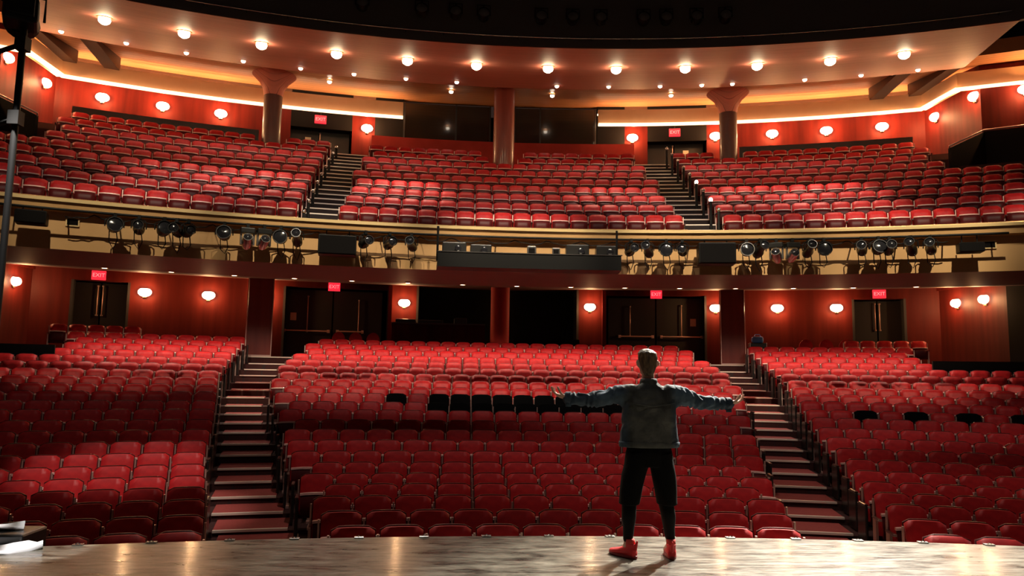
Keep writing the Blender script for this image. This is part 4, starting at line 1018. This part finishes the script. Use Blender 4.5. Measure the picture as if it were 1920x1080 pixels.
# hair: short, fuller and swept up on top
mb = MB(); h0 = hc
loft([((h0.x, h0.y-.045, h0.z-.115), (.032, 0, 0), (0, .030, 0)), ((h0.x, h0.y-.04, h0.z-.085), (.050, 0, 0), (0, .055, 0)), ((h0.x, h0.y-.03, h0.z-.04), (.068, 0, 0), (0, .074, 0)), ((h0.x, h0.y-.022, h0.z+.01), (.078, 0, 0), (0, .085, 0)), ((h0.x, h0.y-.01, h0.z+.055), (.088, 0, 0), (0, .098, 0)),
      ((h0.x-.003, h0.y+.0, h0.z+.092), (.083, 0, 0), (0, .098, 0)), ((h0.x-.006, h0.y+.01, h0.z+.118), (.055, 0, 0), (0, .075, 0)), ((h0.x-.008, h0.y+.015, h0.z+.13), (.022, 0, 0), (0, .03, 0))], 24, mb)
for i in range(80):
    a = random.uniform(0, 2*PI); r_ = random.uniform(0, .062); p = Vector((h0.x+r_*math.cos(a), h0.y+.01+r_*1.2*math.sin(a), h0.z+.108-r_*.35))
    limb(mb, [p-Vector((0, 0, .015)), p+Vector((random.uniform(-.012, .006), random.uniform(-.004, .016), random.uniform(.008, .026)))], [.010, .0045], 6)
fuse(mb, 'hair', HAIR, person, .004, 1, lambda co: .0035*noise.noise(Vector((co.x*75, co.y*75, co.z*22))))
# jacket
def jw(co):
    a = .006*noise.noise(Vector((co.x*9, co.y*9, co.z*9)))+.0035*noise.noise(Vector((co.x*26, co.y*26, co.z*20)))
    if abs(co.x) > .24: a += .0085*math.sin(co.x*75+9*noise.noise(co*7))*min(1, (abs(co.x)-.24)*8)
    else: a += .004*math.sin(co.z*38+7*noise.noise(co*6))
    return a
mb = MB()
loft([((.012, -.005, .955), (.262, 0, 0), (0, .135, 0)), ((.012, -.005, .975), (.268, 0, 0), (0, .14, 0)), ((.012, -.005, 1.08), (.255, 0, 0), (0, .14, 0)), ((.012, -.003, 1.2), (.245, 0, 0), (0, .145, 0)), ((.012, 0, 1.3), (.24, 0, 0), (0, .145, 0)),
      ((.012, 0, 1.39), (.225, 0, 0), (0, .13, 0)), ((.012, 0, 1.45), (.175, 0, 0), (0, .105, 0)), ((.01, .0, 1.495), (.10, 0, 0), (0, .085, 0)), ((.009, .002, 1.52), (.075, 0, 0), (0, .075, 0))], 28, mb)
for sh, el, wr in ((SHL, ELL, WRL), (SHR, ELR, WRR)):
    sg = -1 if sh[0] < 0 else 1
    limb(mb, [(sh[0]-sg*.07, 0, sh[2]-.03), (sh[0]+sg*.03, .005, sh[2]-.02), el, (wr[0]-sg*.05, wr[1]-.008, wr[2]-.005), (wr[0]-sg*.0, wr[1], wr[2]-.004)], [.088, .082, .066, .052, .050], 18)
    limb(mb, [(sh[0]-sg*.04, 0, sh[2]-.12), (sh[0]+sg*.08, .01, sh[2]-.075)], [.06, .045], 12)
jacket = fuse(mb, 'jacket', DENIM, person, .0085, 3, jw)
mb = MB(); loft([((.009, .0, 1.50), (.082, 0, 0), (0, .08, 0)), ((.009, -.006, 1.525), (.078, 0, 0), (0, .076, 0)), ((.009, -.006, 1.548), (.07, 0, 0), (0, .068, 0)), ((.009, -.004, 1.55), (.06, 0, 0), (0, .058, 0))], 28, mb, cap=False); mb.build('collar', DENIM, jacket, True)
mb = MB(); loft([((.012, -.005, .945), (.262, 0, 0), (0, .136, 0)), ((.012, -.005, .95), (.270, 0, 0), (0, .143, 0)), ((.012, -.005, .99), (.274, 0, 0), (0, .147, 0)), ((.012, -.005, .995), (.266, 0, 0), (0, .14, 0))], 40, mb, cap=False); mb.build('waistband', DENIM, jacket, True)
for wr, sg in ((WRL, -1), (WRR, 1)):     # turned-back cuffs with a loose tab hanging
    w0 = Vector(wr); mb = MB(); mb.tube([w0-Vector((sg*.035, .01, .003)), w0+Vector((sg*.012, 0, -.002))], [.056, .056], 18, cap=False); mb.tube([w0-Vector((sg*.035, .01, .003)), w0+Vector((sg*.012, 0, -.002))], [.05, .05], 18, cap=False)
    mb.box(w0+Vector((-sg*.01, -.03, -.062)), (.05, .012, .035), bev=.004); mb.build('cuff', DENIM, jacket, True, 40)
for z in (1.335,):
    mb = MB(); n = 16
    pts = [(.012+.2*(2*i/n-1), -.149*math.sqrt(max(0, 1-(.2*(2*i/n-1)/.245)**2))-.004, z-.03*(1-abs(2*i/n-1))) for i in range(n+1)]
    mb.tube(pts, .0035, 6); mb.build('yoke_seam', DENIM, jacket, True)
# shorts
mb = MB()
loft([((.012, 0, .78), (.20, 0, 0), (0, .125, 0)), ((.012, 0, .9), (.205, 0, 0), (0, .13, 0)), ((.012, 0, 1.02), (.18, 0, 0), (0, .12, 0))], 24, mb)
for s, hp, kn in ((-1, HIPL, KNL), (1, HIPR, KNR)):
    loft([((.012+s*.105, 0, .90), (.10, 0, 0), (0, .12, 0)), ((.012+s*.115, 0, .78), (.108, 0, 0), (0, .125, 0)), ((.008+s*.135, .005, .70), (.106, 0, 0), (0, .122, 0)), ((.006+s*.155, .01, .58), (.100, 0, 0), (0, .118, 0)), ((.005+s*.170, .015, .45), (.090, 0, 0), (0, .112, 0)), ((.005+s*.170, .015, .445), (.082, 0, 0), (0, .10, 0))], 22, mb)
fuse(mb, 'shorts', SHORTS, person, .010, 3, lambda co: .005*noise.noise(Vector((co.x*12, co.y*12, co.z*7))))
# leggings
for s, kn, an, nm in ((-1, KNL, ANL, 'legging'), (1, KNR, ANR, 'legging')):
    mb = MB(); k = Vector(kn); a = Vector(an)
    limb(mb, [k+Vector((0, -.01, .12)), k, k.lerp(a, .32)+Vector((s*.004, -.022, 0)), k.lerp(a, .68)+Vector((0, -.01, 0)), a+Vector((0, 0, .05))], [.074, .066, .063, .048, .040], 18); mb.build(nm, LEGG, person, True)
# shoes: left foot turned outwards
def shoe(an, yaw, s):
    T = Matrix.Translation((an[0], an[1], 0)) @ Matrix.Rotation(yaw, 4, 'Z')
    mb = MB()
    loft([((0, -.088, .03), (.018, 0, 0), (0, 0, .02)), ((0, -.078, .045), (.036, 0, 0), (0, 0, .038)), ((0, -.03, .058), (.044, 0, 0), (0, 0, .052)), ((0, .02, .055), (.045, 0, 0), (0, 0, .048)), ((0, .08, .042), (.047, 0, 0), (0, 0, .034)), ((0, .14, .034), (.048, 0, 0), (0, 0, .027)), ((0, .185, .030), (.036, 0, 0), (0, 0, .020)), ((0, .205, .027), (.014, 0, 0), (0, 0, .010))], 18, mb)
    loft([((0, -.035, .05), (.042, 0, 0), (0, .05, 0)), ((0, -.03, .09), (.040, 0, 0), (0, .052, 0)), ((0, -.034, .125), (.041, 0, 0), (0, .053, 0))], 18, mb)
    limb(mb, [(0, -.085, .07), (0, -.098, .13), (0, -.105, .152)], [.014, .012, .008], 8)
    mb.v = [tuple(T @ Vector(v)) for v in mb.v]
    o = fuse(mb, 'shoe', SHOE, person, .0055, 2)
    m2 = MB(); loft([((0, .055, .001), (.047, 0, 0), (0, .148, 0)), ((0, .055, .006), (.053, 0, 0), (0, .156, 0)), ((0, .055, .022), (.053, 0, 0), (0, .155, 0)), ((0, .055, .028), (.048, 0, 0), (0, .15, 0))], 24, m2, T=T); m2.build('sole', SOLE, o, True)
    m3 = MB(); loft([((0, -.03, .12), (.040, 0, 0), (0, .048, 0)), ((0, -.025, .16), (.038, 0, 0), (0, .044, 0))], 16, m3, T=T); m3.build('sock', SOCK, o, True)
shoe(ANL, rad(38), -1); shoe(ANR, rad(-8), 1)
